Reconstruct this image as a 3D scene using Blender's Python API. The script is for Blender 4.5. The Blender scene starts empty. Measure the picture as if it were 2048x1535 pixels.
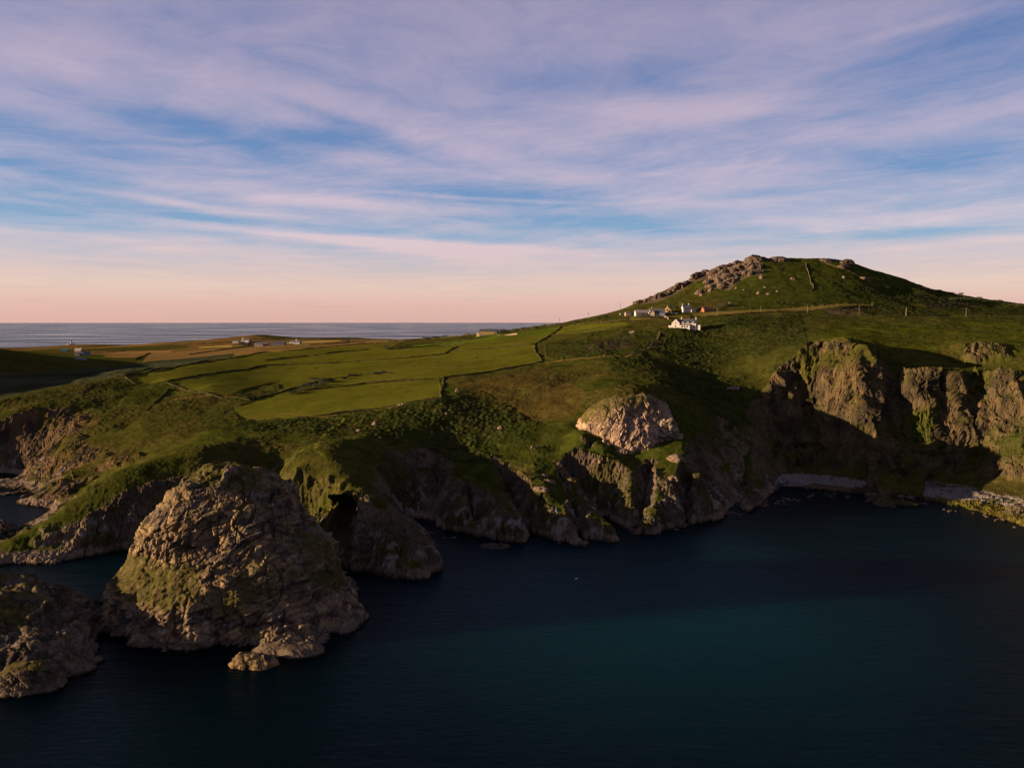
import bpy, bmesh, math, random
import numpy as np
from mathutils import Vector, Matrix
R = math.radians
sc = bpy.context.scene
COL = sc.collection

# ------------------------------------------------------------------ camera, sky, sun, exposure
HC, FOC, PITCH = 115.0, 1577.0, R(4.51)
cd = bpy.data.cameras.new('camera'); cam = bpy.data.objects.new('camera', cd); COL.objects.link(cam)
cam.location = (0, 0, HC); cam.rotation_euler = (math.pi/2 - PITCH, 0, 0)
cd.sensor_width = 36.0; cd.lens = 36.0*FOC/2048.0; cd.clip_start = 1.0; cd.clip_end = 300000.0
sc.camera = cam
sc.view_settings.view_transform = 'Standard'; sc.view_settings.look = 'None'
sc.view_settings.exposure = 2.0; sc.view_settings.gamma = 1.0
sc.cycles.max_bounces = 5; sc.cycles.diffuse_bounces = 3; sc.cycles.glossy_bounces = 3
SUN_EL, SUN_BACK = 9.2, 8.0            # degrees above the horizon, degrees behind the camera's left
sd = bpy.data.lights.new('sun', 'SUN'); sd.energy = 5.0; sd.angle = R(0.5); sd.color = (1.0, 0.70, 0.40)
sun = bpy.data.objects.new('sun', sd); COL.objects.link(sun)
SDIR = Vector((math.cos(R(SUN_BACK))*math.cos(R(SUN_EL)), math.sin(R(SUN_BACK))*math.cos(R(SUN_EL)), -math.sin(R(SUN_EL))))
sun.rotation_euler = SDIR.to_track_quat('-Z', 'Y').to_euler(); sun.location = (-300, -50, 300)

def srgb(r, g, b):
    f = lambda c: (c/255/12.92) if c <= 10.3 else ((c/255+.055)/1.055)**2.4
    return (f(r), f(g), f(b), 1.0)
def aed(px, py):                         # azimuth and elevation of a direction seen in the photograph
    u = (px-1024)/FOC; v = (767.5-py)/FOC
    x, y, z = u, math.cos(PITCH)+v*math.sin(PITCH), -math.sin(PITCH)+v*math.cos(PITCH)
    return math.atan2(x, y), math.atan2(z, math.hypot(x, y))

def build_world():
    w = bpy.data.worlds.new('World'); sc.world = w; w.use_nodes = True
    nt = w.node_tree; nt.nodes.clear(); N = nt.nodes; L = nt.links
    def m(op, a, b=None, c=None, clamp=False):
        n = N.new('ShaderNodeMath'); n.operation = op; n.use_clamp = clamp
        for i, s in enumerate((a, b, c)):
            if s is None: continue
            if isinstance(s, (int, float)): n.inputs[i].default_value = s
            else: L.new(s, n.inputs[i])
        return n.outputs[0]
    def ramp(fac, pts, interp='LINEAR'):
        n = N.new('ShaderNodeValToRGB'); n.color_ramp.interpolation = interp
        e = n.color_ramp.elements
        while len(e) < len(pts): e.new(0.5)
        for k, (p, c) in enumerate(pts): e[k].position = p; e[k].color = c
        L.new(fac, n.inputs[0]); return n.outputs[0]
    def noise(vec, scale, detail, rough, dist=0.0):
        n = N.new('ShaderNodeTexNoise'); n.inputs['Scale'].default_value = scale
        n.inputs['Detail'].default_value = detail; n.inputs['Roughness'].default_value = rough
        n.inputs['Distortion'].default_value = dist; L.new(vec, n.inputs['Vector']); return n
    def comb(x, y, z=0.0):
        n = N.new('ShaderNodeCombineXYZ')
        for i, s in enumerate((x, y, z)):
            if isinstance(s, (int, float)): n.inputs[i].default_value = s
            else: L.new(s, n.inputs[i])
        return n.outputs[0]
    tc = N.new('ShaderNodeTexCoord'); sep = N.new('ShaderNodeSeparateXYZ'); L.new(tc.outputs['Generated'], sep.inputs[0])
    x, y, z = sep.outputs
    az = m('ARCTAN2', x, y); el = m('ARCSINE', m('MINIMUM', m('MAXIMUM', z, -1.0), 1.0))
    elp = m('MAXIMUM', el, 0.0)
    # cloud sheet seen in perspective
    den = m('ADD', elp, 0.07)
    px_ = m('DIVIDE', az, m('POWER', den, 0.55)); py_ = m('DIVIDE', 0.30, den)
    sh = m('ADD', m('MULTIPLY', px_, 1.25), m('MULTIPLY', py_, 0.55))
    p1 = comb(sh, m('MULTIPLY', py_, 2.4), 0.0)
    warp = noise(p1, 0.9, 3, 0.55); wv = N.new('ShaderNodeSeparateColor'); L.new(warp.outputs['Color'], wv.inputs[0])
    w1 = m('SUBTRACT', wv.outputs[0], 0.5); w2 = m('SUBTRACT', wv.outputs[1], 0.5)
    p2 = comb(m('ADD', sh, m('MULTIPLY', w1, 0.9)), m('ADD', m('MULTIPLY', py_, 2.4), m('MULTIPLY', w2, 0.9)), 3.1)
    big = noise(p2, 2.3, 8, 0.62).outputs[0]
    p3 = comb(m('MULTIPLY', m('ADD', sh, m('MULTIPLY', w2, 1.2)), 2.2), m('ADD', m('MULTIPLY', py_, 7.5), m('MULTIPLY', w1, 3.4)), 9.0)
    fine = noise(p3, 1.7, 7, 0.70).outputs[0]
    azw = m('ADD', az, m('MULTIPLY', w1, 0.10)); elw = m('ADD', el, m('MULTIPLY', w2, 0.024))
    blobs = [  # px, py, half width, half height, tilt (down to the right, degrees), amount
        (380,262,300,26,8,-.46),(690,282,110,14,4,-.42),(110,352,150,20,6,-.60),(40,250,150,26,6,-.40),(120,432,220,22,2,-.45),
        (1050,392,220,16,2,-.45),(1230,446,330,18,2,-.50),(520,446,480,12,3,-.35),(1760,466,170,9,-1,-.45),(1260,150,160,32,-5,-.34),
        (2010,70,190,70,-14,-.45),(1880,310,230,30,4,-.30),(620,225,110,12,16,-.32),(400,100,170,18,10,-.22),(560,115,160,14,14,-.25),
        (820,200,130,20,5,-.2),(1830,110,170,25,-12,-.2),(980,180,90,35,0,-.15),
        (280,388,240,9,7,.55),(690,402,200,14,4,.50),(1000,395,180,4,3,.4),(640,478,440,11,5,.62),(230,482,260,9,5,.35),(880,497,200,9,2,.35),
        (1230,214,200,22,3,.42),(1480,210,150,18,-6,.30),(200,150,280,45,6,.25),(940,300,280,22,14,.26),(1500,340,230,22,-7,.25),(760,330,160,14,6,.2),
        (1090,280,150,20,10,.28),(1300,395,260,9,3,.30),(1640,440,260,13,0,.34),(1690,468,70,14,12,.25),(1840,235,260,22,-4,.22),(620,170,300,34,8,.2),
        (1860,45,90,6,-6,.30),(30,205,160,20,8,.3),(1130,500,300,7,1,.25),(1930,480,200,12,0,.3)]
    tot = m('MULTIPLY', 0.0, 1.0)
    for (bx, by, hw, hh, tl, am) in blobs:
        a0, e0 = aed(bx, by); ca, sa = math.cos(R(tl)), math.sin(R(tl))
        da = m('SUBTRACT', azw, a0); de = m('SUBTRACT', elw, e0)
        hw_, hh_ = hw/FOC, hh/FOC
        p = m('MULTIPLY_ADD', da, ca/hw_, m('MULTIPLY', de, -sa/hw_))
        q = m('MULTIPLY_ADD', da, sa/hh_, m('MULTIPLY', de, ca/hh_))
        r2 = m('MULTIPLY_ADD', p, p, m('MULTIPLY', q, q))
        tot = m('MULTIPLY_ADD', m('EXPONENT', m('MULTIPLY', r2, -0.8)), am, tot)
    el1 = m('DIVIDE', elp, R(24), clamp=True)
    base = ramp(el1, [(0, (1,)*4), (.13, (.9,)*4), (.2, (.52,)*4), (.30, (.40,)*4), (.45, (.42,)*4), (.62, (.55,)*4), (.8, (.66,)*4), (1, (.70,)*4)])
    d = m('ADD', base, tot)
    d = m('ADD', d, m('MULTIPLY', m('SUBTRACT', big, 0.5), 0.95))
    d = m('ADD', d, m('MULTIPLY', m('SUBTRACT', fine, 0.5), 1.0), clamp=True)
    gap = ramp(el1, [(0, srgb(205,170,165)), (.08, srgb(210,180,175)), (.17, srgb(168,182,205)), (.25, srgb(128,165,204)), (.4, srgb(104,142,194)), (.65, srgb(94,124,180)), (1, srgb(98,114,164))])
    cld = ramp(el1, [(0, srgb(228,182,174)), (.05, srgb(231,188,180)), (.10, srgb(232,202,192)), (.16, srgb(222,196,198)), (.26, srgb(224,200,212)), (.42, srgb(214,190,208)), (.62, srgb(188,172,197)), (.85, srgb(174,160,188)), (1, srgb(166,154,182))])
    mx = N.new('ShaderNodeMix'); mx.data_type = 'RGBA'; L.new(d, mx.inputs[0]); L.new(gap, mx.inputs[6]); L.new(cld, mx.inputs[7])
    # the physical sky under the cloud sheet
    sky = N.new('ShaderNodeTexSky'); sky.sky_type = 'NISHITA'; sky.sun_disc = False
    sky.sun_elevation = R(SUN_EL); sky.sun_rotation = math.atan2(-SDIR.x, -SDIR.y) % (2*math.pi)
    b1 = N.new('ShaderNodeBackground'); L.new(sky.outputs[0], b1.inputs[0]); b1.inputs[1].default_value = 0.006
    b2 = N.new('ShaderNodeBackground'); L.new(mx.outputs[2], b2.inputs[0]); b2.inputs[1].default_value = 0.218
    ad = N.new('ShaderNodeAddShader'); L.new(b1.outputs[0], ad.inputs[0]); L.new(b2.outputs[0], ad.inputs[1])
    out = N.new('ShaderNodeOutputWorld'); L.new(ad.outputs[0], out.inputs[0])
    w.cycles.sampling_method = 'MANUAL'; w.cycles.sample_map_resolution = 512
build_world()

# ------------------------------------------------------------------ helpers: pixel rays, noise
CP, SP = math.cos(PITCH), math.sin(PITCH)
def kslope(py):
    v = (767.5-py)/FOC
    return (SP - v*CP)/(CP + v*SP)
def PY(px, py, Y):                       # point at distance Y ahead seen at a pixel
    v = (767.5-py)/FOC; t = Y/(CP+v*SP)
    return ((px-1024)/FOC*t, Y, HC + t*(-SP+v*CP))
def PZ(px, py, z):                       # point at height z seen at a pixel
    return PY(px, py, (HC-z)/kslope(py))
def XY(px, Y, z):                        # height given, pixel column given
    v = ((z-HC)/Y*CP+SP)/(CP-(z-HC)/Y*SP)
    return ((px-1024)/FOC*Y/(CP+v*SP), Y, z)

def _h(ix, iy, iz, s):
    with np.errstate(over='ignore'):
        h = (ix.astype(np.uint32)*np.uint32(374761393)) ^ (iy.astype(np.uint32)*np.uint32(668265263)) ^ (iz.astype(np.uint32)*np.uint32(2147483647 & 1274126177)) ^ np.uint32((s*97531+1013) & 0xffffffff)
        h = (h ^ (h >> np.uint32(13)))*np.uint32(1274126177); h = (h ^ (h >> np.uint32(15)))*np.uint32(2246822519)
        return h ^ (h >> np.uint32(14))
def hashf(ix, iy, iz, s=0):
    return (_h(ix, iy, iz, s) & np.uint32(0xffffff)).astype(np.float32)/np.float32(16777215.0)
def vnoise(P, s=0):                      # smooth value noise, -1..1
    out = np.empty(len(P), np.float32)
    for a in range(0, len(P), 200000):
        q = P[a:a+200000]; i = np.floor(q).astype(np.int64); f = (q-i).astype(np.float32); f = f*f*f*(f*(f*6-15)+10)
        x0, y0, z0 = i[:,0], i[:,1], i[:,2]; fx, fy, fz = f[:,0], f[:,1], f[:,2]
        r = 0
        for dz in (0, 1):
            rz = 0
            for dy in (0, 1):
                A = hashf(x0, y0+dy, z0+dz, s); B = hashf(x0+1, y0+dy, z0+dz, s)
                v = A+(B-A)*fx
                rz = rz + v*(fy if dy else 1-fy)
            r = r + rz*(fz if dz else 1-fz)
        out[a:a+200000] = r*2-1
    return out
def fbm(P, o=4, s=0, g=0.5, lac=2.03):
    r = np.zeros(len(P), np.float32); a = 1.0; t = 0.0; P = P.copy()
    for k in range(o):
        r += a*vnoise(P, s+k*7); t += a; a *= g; P = P*lac + 11.7
    return r/t
def ridged(P, o=4, s=0, g=0.55):
    r = np.zeros(len(P), np.float32); a = 1.0; t = 0.0; P = P.copy()
    for k in range(o):
        r += a*(1-2*np.abs(vnoise(P, s+k*5))); t += a; a *= g; P = P*2.07 + 5.3
    return r/t
def cells(P, s=0):                       # F1, F2 and a random value per cell
    F1 = np.full(len(P), 9., np.float32); F2 = F1.copy(); V = np.zeros(len(P), np.float32)
    for a in range(0, len(P), 200000):
        q = P[a:a+200000]; i = np.floor(q).astype(np.int64); f1 = F1[a:a+200000]; f2 = F2[a:a+200000]; vv = V[a:a+200000]
        for dx in (-1, 0, 1):
            for dy in (-1, 0, 1):
                for dz in (-1, 0, 1):
                    c0, c1, c2 = i[:,0]+dx, i[:,1]+dy, i[:,2]+dz
                    h = _h(c0, c1, c2, s)
                    jx = (h & np.uint32(1023)).astype(np.float32)/1023; jy = ((h >> np.uint32(10)) & np.uint32(1023)).astype(np.float32)/1023
                    jz = ((h >> np.uint32(20)) & np.uint32(1023)).astype(np.float32)/1023
                    d = np.sqrt((c0+jx-q[:,0])**2+(c1+jy-q[:,1])**2+(c2+jz-q[:,2])**2).astype(np.float32)
                    n = d < f1
                    f2[:] = np.where(n, f1, np.minimum(f2, d)); vv[:] = np.where(n, jx, vv); f1[:] = np.where(n, d, f1)
    return F1, F2, V
def sstep(a, b, x):
    t = np.clip((x-a)/(b-a), 0, 1); return t*t*(3-2*t)
def mixc(A, B, t):
    return A*(1-t[:,None]) + np.asarray(B, np.float32)*t[:,None]

def tag(o, label=None, cat=None, group=None, kind=None):
    if label: o['label'] = label
    if cat: o['category'] = cat
    if group: o['group'] = group
    if kind: o['kind'] = kind
    return o
def empty(name, loc, rz=0.0):
    o = bpy.data.objects.new(name, None); COL.objects.link(o); o.location = loc; o.rotation_euler = (0, 0, rz); o.empty_display_size = 0.5
    return o

# ------------------------------------------------------------------ materials
ALB = 0.53
def ground_material():
    mt = bpy.data.materials.new('ground_cover'); mt.use_nodes = True; nt = mt.node_tree; N = nt.nodes; L = nt.links
    b = N['Principled BSDF']; b.inputs['Roughness'].default_value = 0.95; b.inputs['Specular IOR Level'].default_value = 0.0
    at = N.new('ShaderNodeAttribute'); at.attribute_name = 'Col'
    geo = N.new('ShaderNodeNewGeometry')
    n1 = N.new('ShaderNodeTexNoise'); n1.inputs['Scale'].default_value = 0.9; n1.inputs['Detail'].default_value = 5; n1.inputs['Roughness'].default_value = 0.7
    L.new(geo.outputs['Position'], n1.inputs['Vector'])
    mr = N.new('ShaderNodeMapRange'); mr.inputs[1].default_value = 0.3; mr.inputs[2].default_value = 0.7; mr.inputs[3].default_value = 0.62*ALB; mr.inputs[4].default_value = 1.38*ALB
    L.new(n1.outputs[0], mr.inputs[0])
    mul = N.new('ShaderNodeVectorMath'); mul.operation = 'SCALE'; L.new(at.outputs['Color'], mul.inputs[0]); L.new(mr.outputs[0], mul.inputs[3])
    L.new(mul.outputs[0], b.inputs['Base Color'])
    n2 = N.new('ShaderNodeTexNoise'); n2.inputs['Scale'].default_value = 2.2; n2.inputs['Detail'].default_value = 6; n2.inputs['Roughness'].default_value = 0.75
    L.new(geo.outputs['Position'], n2.inputs['Vector'])
    bp = N.new('ShaderNodeBump'); bp.inputs['Strength'].default_value = 0.9; bp.inputs['Distance'].default_value = 0.5
    L.new(n2.outputs[0], bp.inputs['Height']); L.new(bp.outputs[0], b.inputs['Normal'])
    return mt
GROUND = ground_material()
def plain(name, col, rough=0.8, var=0.15, scale=1.5, bump=0.0, spec=0.3, metal=0.0):
    mt = bpy.data.materials.new(name); mt.use_nodes = True; nt = mt.node_tree; N = nt.nodes; L = nt.links
    b = N['Principled BSDF']; b.inputs['Roughness'].default_value = rough; b.inputs['Specular IOR Level'].default_value = spec; b.inputs['Metallic'].default_value = metal
    tc = N.new('ShaderNodeTexCoord'); n = N.new('ShaderNodeTexNoise'); n.inputs['Scale'].default_value = scale; n.inputs['Detail'].default_value = 4
    L.new(tc.outputs['Object'], n.inputs['Vector'])
    mr = N.new('ShaderNodeMapRange'); mr.inputs[1].default_value = 0.3; mr.inputs[2].default_value = 0.7; mr.inputs[3].default_value = 1-var; mr.inputs[4].default_value = 1+var
    L.new(n.outputs[0], mr.inputs[0])
    mul = N.new('ShaderNodeVectorMath'); mul.operation = 'SCALE'; mul.inputs[0].default_value = col[:3]; L.new(mr.outputs[0], mul.inputs[3]); L.new(mul.outputs[0], b.inputs['Base Color'])
    if bump:
        bp = N.new('ShaderNodeBump'); bp.inputs['Strength'].default_value = 0.8; bp.inputs['Distance'].default_value = bump
        L.new(n.outputs[0], bp.inputs['Height']); L.new(bp.outputs[0], b.inputs['Normal'])
    return mt

def grid_mesh(name, V, nr, nc, colors, smooth=True, wrap=False, mat=GROUND, keep=None):
    """V (nr*nc,3) rows x columns -> one mesh object with a colour attribute."""
    r = np.arange(nr-1)[:,None]; c = np.arange(nc if wrap else nc-1)[None,:]
    a = r*nc+c; b = r*nc+(c+1) % nc; q = np.stack([a, b, b+nc, a+nc], -1).reshape(-1, 4)
    if keep is not None: q = q[keep[q].any(1)]
    me = bpy.data.meshes.new(name)
    me.vertices.add(len(V)); me.vertices.foreach_set('co', np.ascontiguousarray(V, np.float32).ravel())
    me.loops.add(q.size); me.loops.foreach_set('vertex_index', q.astype(np.int32).ravel())
    me.polygons.add(len(q)); me.polygons.foreach_set('loop_start', np.arange(0, q.size, 4, dtype=np.int32))
    me.update(calc_edges=True)
    if smooth is True: me.polygons.foreach_set('use_smooth', np.ones(len(q), bool))
    elif smooth is not False: me.polygons.foreach_set('use_smooth', smooth[q[:,0]])
    ca = me.color_attributes.new('Col', 'FLOAT_COLOR', 'POINT')
    cc = np.ones((len(V), 4), np.float32); cc[:,:3] = colors; ca.data.foreach_set('color', cc.ravel())
    me.materials.append(mat)
    o = bpy.data.objects.new(name, me); COL.objects.link(o); return o
def grid_normals(V, nr, nc, wrap=False):
    G = V.reshape(nr, nc, 3)
    if wrap: dc = np.roll(G, -1, 1)-np.roll(G, 1, 1)
    else: dc = np.gradient(G, axis=1)
    dr = np.gradient(G, axis=0); n = np.cross(dc, dr).reshape(-1, 3)
    n /= np.maximum(np.linalg.norm(n, axis=1, keepdims=True), 1e-9); return n

# colours of the ground cover (linear)
GRASS = np.array((.078,.084,.010)); GRASS2 = np.array((.046,.055,.009)); DRY = np.array((.25,.15,.05)); OLIVE = np.array((.060,.058,.012))
SCRUB = np.array((.022,.030,.008)); BRACK = np.array((.082,.058,.016)); HEATH = np.array((.060,.036,.028)); ROCK = np.array((.165,.122,.082)); ROCKD = np.array((.078,.059,.044))
TANB = np.array((.21,.155,.11)); MOSS = np.array((.060,.075,.012)); PEB = np.array((.20,.175,.165)); LICH = np.array((.33,.30,.29)); WEED = np.array((.012,.011,.009))

# ------------------------------------------------------------------ terrain: surveyed control points
CT = []
def A(*pts):                             # (px, py, Y) seen points
    for p in pts: CT.append(PY(*p))
def Az(*pts):                            # (px, Y, z)
    for p in pts: CT.append(XY(*p))
def line(pts, step=9.0, f=PY):
    W = [f(*p) for p in pts]
    for a, b in zip(W[:-1], W[1:]):
        n = max(1, int(math.dist(a[:2], b[:2])/step))
        for k in range(n): CT.append(tuple(a[i]+(b[i]-a[i])*k/n for i in range(3)))
    CT.append(W[-1])
def shore(pts, step=7.0, out=(0, -1), d=9.0, dz=-7.0):
    W = [PZ(x, y, 0.0) for x, y in pts]
    for a, b in zip(W[:-1], W[1:]):
        n = max(1, int(math.dist(a[:2], b[:2])/step))
        for k in range(n):
            p = [a[i]+(b[i]-a[i])*k/n for i in range(3)]; CT.append(tuple(p))
            tx, ty = b[0]-a[0], b[1]-a[1]; l = math.hypot(tx, ty) or 1   # sea lies to the right of the walking direction
            CT.append((p[0]+ty/l*d, p[1]-tx/l*d, dz))
# --- shore lines, walked left to right with the sea on the right hand
shore([(-260,1180),(-90,1150),(0,1130),(75,1127),(110,1129),(165,1115),(240,1100),(300,1092),(390,1084)])
shore([(600,1078),(640,1090),(668,1118),(700,1142),(745,1145),(775,1153),(819,1160),(866,1157)])
shore([(866,1157),(872,1130),(861,1100),(836,1071),(815,1058),(800,1040)], d=5)
line([(820,1040,450),(880,1050,438)], f=lambda x, y, Y: PZ(x, y, 1.2))
shore([(815,1062),(850,1066),(885,1058),(930,1066),(990,1080),(1040,1087),(1049,1058)], d=4, dz=-3)
shore([(1054,1062),(1100,1077),(1116,1088),(1168,1093),(1164,1076)], d=5)
shore([(1168,1078),(1215,1093),(1233,1084),(1222,1052)], d=5)
shore([(1232,1060),(1256,1067),(1300,1068),(1325,1060),(1370,1051),(1410,1042),(1443,1033),(1470,1022),(1490,1026),(1530,1003),(1560,976),(1640,979),(1725,989),(1750,1010),(1838,1013),(1856,1000),(1950,1020),(2048,1052),(2200,1110),(2400,1200)], d=9)
# inlet behind the long ridge (sea seen at the left edge)
for p in [(-120,1075),(0,1078),(18,1076),(52,1050),(66,1012),(40,1000),(0,992),(-120,985)]: CT.append(PZ(*p, 0.0))
for p in [(5,1030),(30,1030),(-60,1030),(-150,1030),(38,1048),(20,1008),(-60,1000)]: CT.append(PZ(*p, -4.0))
# --- long ridge at the left
line([(-120,1150,366),(0,1105,374),(25,1084,381),(90,1048,394),(130,1008,404),(170,975,413),(230,945,424),(290,925,436),(345,911,450),(400,897,462),(440,890,470)], 8)
Az((90,412,3),(130,424,8),(170,436,14),(230,452,22),(290,470,29))
A((120,1090,383),(180,1050,392),(240,1010,404),(300,980,414),(70,1100,379),(270,1050,398),(360,960,425),(420,960,424),(500,960,430))
Az((610,408,6))
for yy in range(342, 398, 8): CT += [(-126.0, yy, 37.5), (-117.0, yy, 12.0), (-138.0, yy, 18.0)]  # unseen ridge behind the stack, added to shade the promontory
# spur behind it, boulder shore, cliffs at far left
line([(62,1002,490),(100,966,503),(150,938,518),(186,927,528)], 7)
Az((105,488,2),(150,496,8),(190,500,12),(60,505,1))
A((130,965,500),(200,965,488))
line([(-120,965,560),(0,960,556),(50,962,552),(85,958,545)], 12)
for p in [(20,985),(70,975),(90,985)]: CT.append(PZ(*p, 1.0))
line([(-120,948,592),(0,945,594),(50,940,590),(75,942,575)], 10)
line([(-120,862,606),(0,842,612),(30,826,618),(60,817,624),(100,810,632),(140,805,640),(175,803,646)], 9)
line([(-120,855,625),(0,828,628),(60,806,640),(140,796,656)], 14)
line([(84,932,560),(120,896,578),(150,858,596),(180,825,618)], 8)
A((110,930,552),(140,905,556),(170,900,552),(140,945,535),(200,940,512),(180,880,566))
line([(200,800,652),(270,798,656),(285,830,610),(300,860,570),(320,885,532),(348,906,486)], 9)
line([(200,815,640),(255,815,636)], 9)
A((230,850,592),(225,880,560),(220,910,530),(250,900,535),(290,905,505),(255,930,497),(300,920,470),(250,860,588))
# slope and fields, left
A((350,870,535),(400,880,505),(430,860,535),(400,830,600),(300,800,656),(350,790,672),(350,840,590),(250,775,690),(300,770,705),(330,800,650),(190,790,668),(120,790,660))
line([(-200,835,600),(0,800,644),(60,787,662),(120,775,684),(250,754,722),(330,736,800),(400,724,890),(460,713,985),(500,707,1060)], 20)
A((330,760,710),(420,770,680),(420,745,775),(500,850,566),(500,800,645),(500,760,740),(500,740,815),(500,722,910),(560,880,500),(600,860,525),(600,800,632),(600,750,765),(600,720,905),(600,700,1080))
A((700,850,540),(700,800,620),(700,750,745),(700,710,940),(700,695,1100),(800,850,530),(800,800,600),(800,750,720),(800,710,900),(800,690,1120))
A((880,795,580),(890,755,680),(900,720,830),(900,690,1030),(900,676,1250))
Az((-200,780,22),(0,760,34),(120,780,42),(250,830,46),(330,920,52),(420,1060,58),(0,850,24),(120,880,26),(250,960,34),(330,1060,42))
# --- centre: hollow, knoll, promontory with the cave
A((545,950,458),(560,925,462),(530,905,470),(600,905,448),(640,909,443),(590,935,428),(568,968,405),(660,950,418),(700,930,430),(640,985,398),(600,985,398),(650,880,484),(700,880,478),(740,890,475),(690,960,412))
Az((530,440,16),(545,425,9),(575,392,14))
line([(660,995,392),(700,995,390),(740,1003,386),(780,1020,381),(820,1050,373),(850,1090,363),(864,1112,359)], 7)
line([(655,1020,388),(690,1030,384),(720,1060,375),(760,1090,366),(810,1115,360),(850,1130,358)], 8)
Az((665,384,4),(690,376,3),(640,398,10))
A((740,960,428),(760,930,452),(720,910,455))
line([(775,890,492),(800,897,490),(850,920,480),(905,951,463)], 7)
line([(790,960,466),(830,990,460),(870,1000,458)], 8)
line([(800,1030,456),(850,1032,454),(880,1040,446)], 7)
Az((800,432,8),(830,424,4),(780,440,16))
# buttresses
line([(908,960,453),(950,975,442),(985,988,433),(1015,1010,424),(1036,1040,413)], 6)
A((910,990,446),(950,1010,434),(900,1020,444),(990,1040,420))
line([(1000,945,474),(1012,965,464),(1028,1000,452),(1046,1045,441)], 6)
line([(1035,950,462),(1060,985,442),(1100,1004,431),(1140,1016,426),(1150,1024,420)], 6)
A((1075,1030,426),(1120,1050,416),(1150,1062,411))
A((1100,960,462),(1060,920,482),(1110,935,474))
line([(1150,985,446),(1165,1010,436),(1190,1040,422),(1222,1062,411)], 6)
line([(1150,1000,452),(1175,1030,444),(1205,1050,436)], 6)
line([(1115,922,476),(1160,930,474),(1200,945,466),(1228,955,458)], 7)
A((1150,960,462),(1190,990,452),(1210,1020,444))
line([(1228,925,470),(1245,955,456),(1262,985,443),(1275,1005,436)], 6)
A((1290,1020,432),(1300,1040,427),(1250,1030,430))
line([(1262,925,478),(1290,915,482),(1320,935,470),(1345,955,458),(1362,975,450)], 7)
A((1300,970,456),(1290,950,464),(1330,1000,444),(1370,1010,446))
line([(1372,905,480),(1400,890,482),(1425,905,478),(1438,940,472),(1444,985,468)], 8)
A((1400,960,462),(1420,1000,462))
A((1180,900,490),(1230,905,486),(1330,890,492),(1170,860,520),(1120,900,498),(1060,880,508),(1000,900,500),(950,920,488))
A((900,900,510),(950,860,535),(1000,850,545),(1050,830,560),(900,850,540),(950,800,590),(1000,780,610),(1060,760,630),(1150,810,560),(1180,780,585),(1100,730,700))
Az((1047,424,-3),(1043,434,-1),(1034,444,3),(1163,424,-3),(1158,434,0),(1148,444,4),(1224,436,-4),(1212,448,-2),(1192,456,1),(1230,448,-1),(1180,450,3))
A((1165,868,494),(1190,885,489),(1215,895,485),(1290,905,483),(1320,898,486),(1350,884,492),(1150,862,505))
# behind the round crag, ridge and shadowed slope
A((1240,790,552),(1262,780,560),(1300,782,566),(1340,800,556),(1370,850,532),(1390,880,510))
line([(1195,700,730),(1215,735,650),(1232,765,590)], 12)
A((1300,770,590),(1300,740,640),(1350,760,612),(1400,850,548),(1400,800,606),(1400,750,670),(1400,700,745),(1400,670,800),(1300,700,718),(1300,720,680),(1250,700,735))
A((1430,890,520),(1450,920,515),(1465,960,518),(1450,980,505),(1480,990,520))
A((1500,950,548),(1500,900,568),(1500,850,590),(1510,800,622),(1515,750,655),(1520,700,710),(1520,665,780),(1450,850,560),(1450,800,612),(1450,750,668),(1450,700,740),(1450,665,810))
# right-hand cliffs
line([(1535,965,580),(1560,953,586),(1600,955,584),(1640,958,578),(1690,962,566),(1728,968,556)], 8, f=lambda x, y, Y: PY(x, y, (HC-1.8)/kslope(y)))
line([(1745,975,545),(1790,975,545),(1830,975,545),(1850,972,548),(1900,977,539),(1950,986,526),(2000,995,512),(2048,1004,499),(2200,1035,464),(2400,1080,420)], 8, f=lambda x, y, Y: PY(x, y, (HC-2.2)/kslope(y)))
A((1545,900,606),(1555,850,618),(1550,800,628),(1545,765,636))
line([(1540,745,644),(1575,725,648),(1605,712,646),(1628,693,640),(1650,688,632),(1700,697,622),(1740,711,608),(1757,730,600),(1768,748,594)], 7)
A((1600,760,638),(1600,850,618),(1600,920,600),(1640,720,632),(1640,800,620),(1650,900,596),(1700,760,604),(1700,830,588),(1690,920,574),(1720,790,594))
line([(1745,800,580),(1758,850,568),(1768,900,558),(1755,950,548)], 8)
A((1790,800,596),(1800,850,582),(1810,900,570),(1800,950,556))
line([(1782,748,606),(1830,740,606),(1850,742,604),(1890,752,598),(1920,768,590),(1945,778,590),(1975,762,592),(2010,748,592),(2048,742,592),(2200,740,560),(2400,745,520)], 9)
A((1850,800,592),(1850,850,582),(1850,900,572),(1850,945,558),(1900,810,584),(1900,880,568),(1900,940,552),(1950,830,582),(1950,900,558),(1960,950,540),(2000,820,570),(2000,900,548),(2048,820,560),(2048,900,534),(2048,960,513),(2200,850,520),(2200,950,490))
line([(1928,690,652),(1960,683,650),(2000,686,644),(2048,694,634),(2200,700,600)], 9)
line([(1925,725,640),(1950,735,626),(2000,728,618),(2048,725,606)], 9)
A((1900,720,640),(1880,735,616),(1800,720,636),(1780,700,660),(1850,700,660),(1900,690,680))
A((1600,690,690),(1600,665,750),(1700,670,720),(1800,670,740),(1900,665,750),(2000,665,750),(2100,665,740),(2200,670,720),(2048,670,700))
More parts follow.
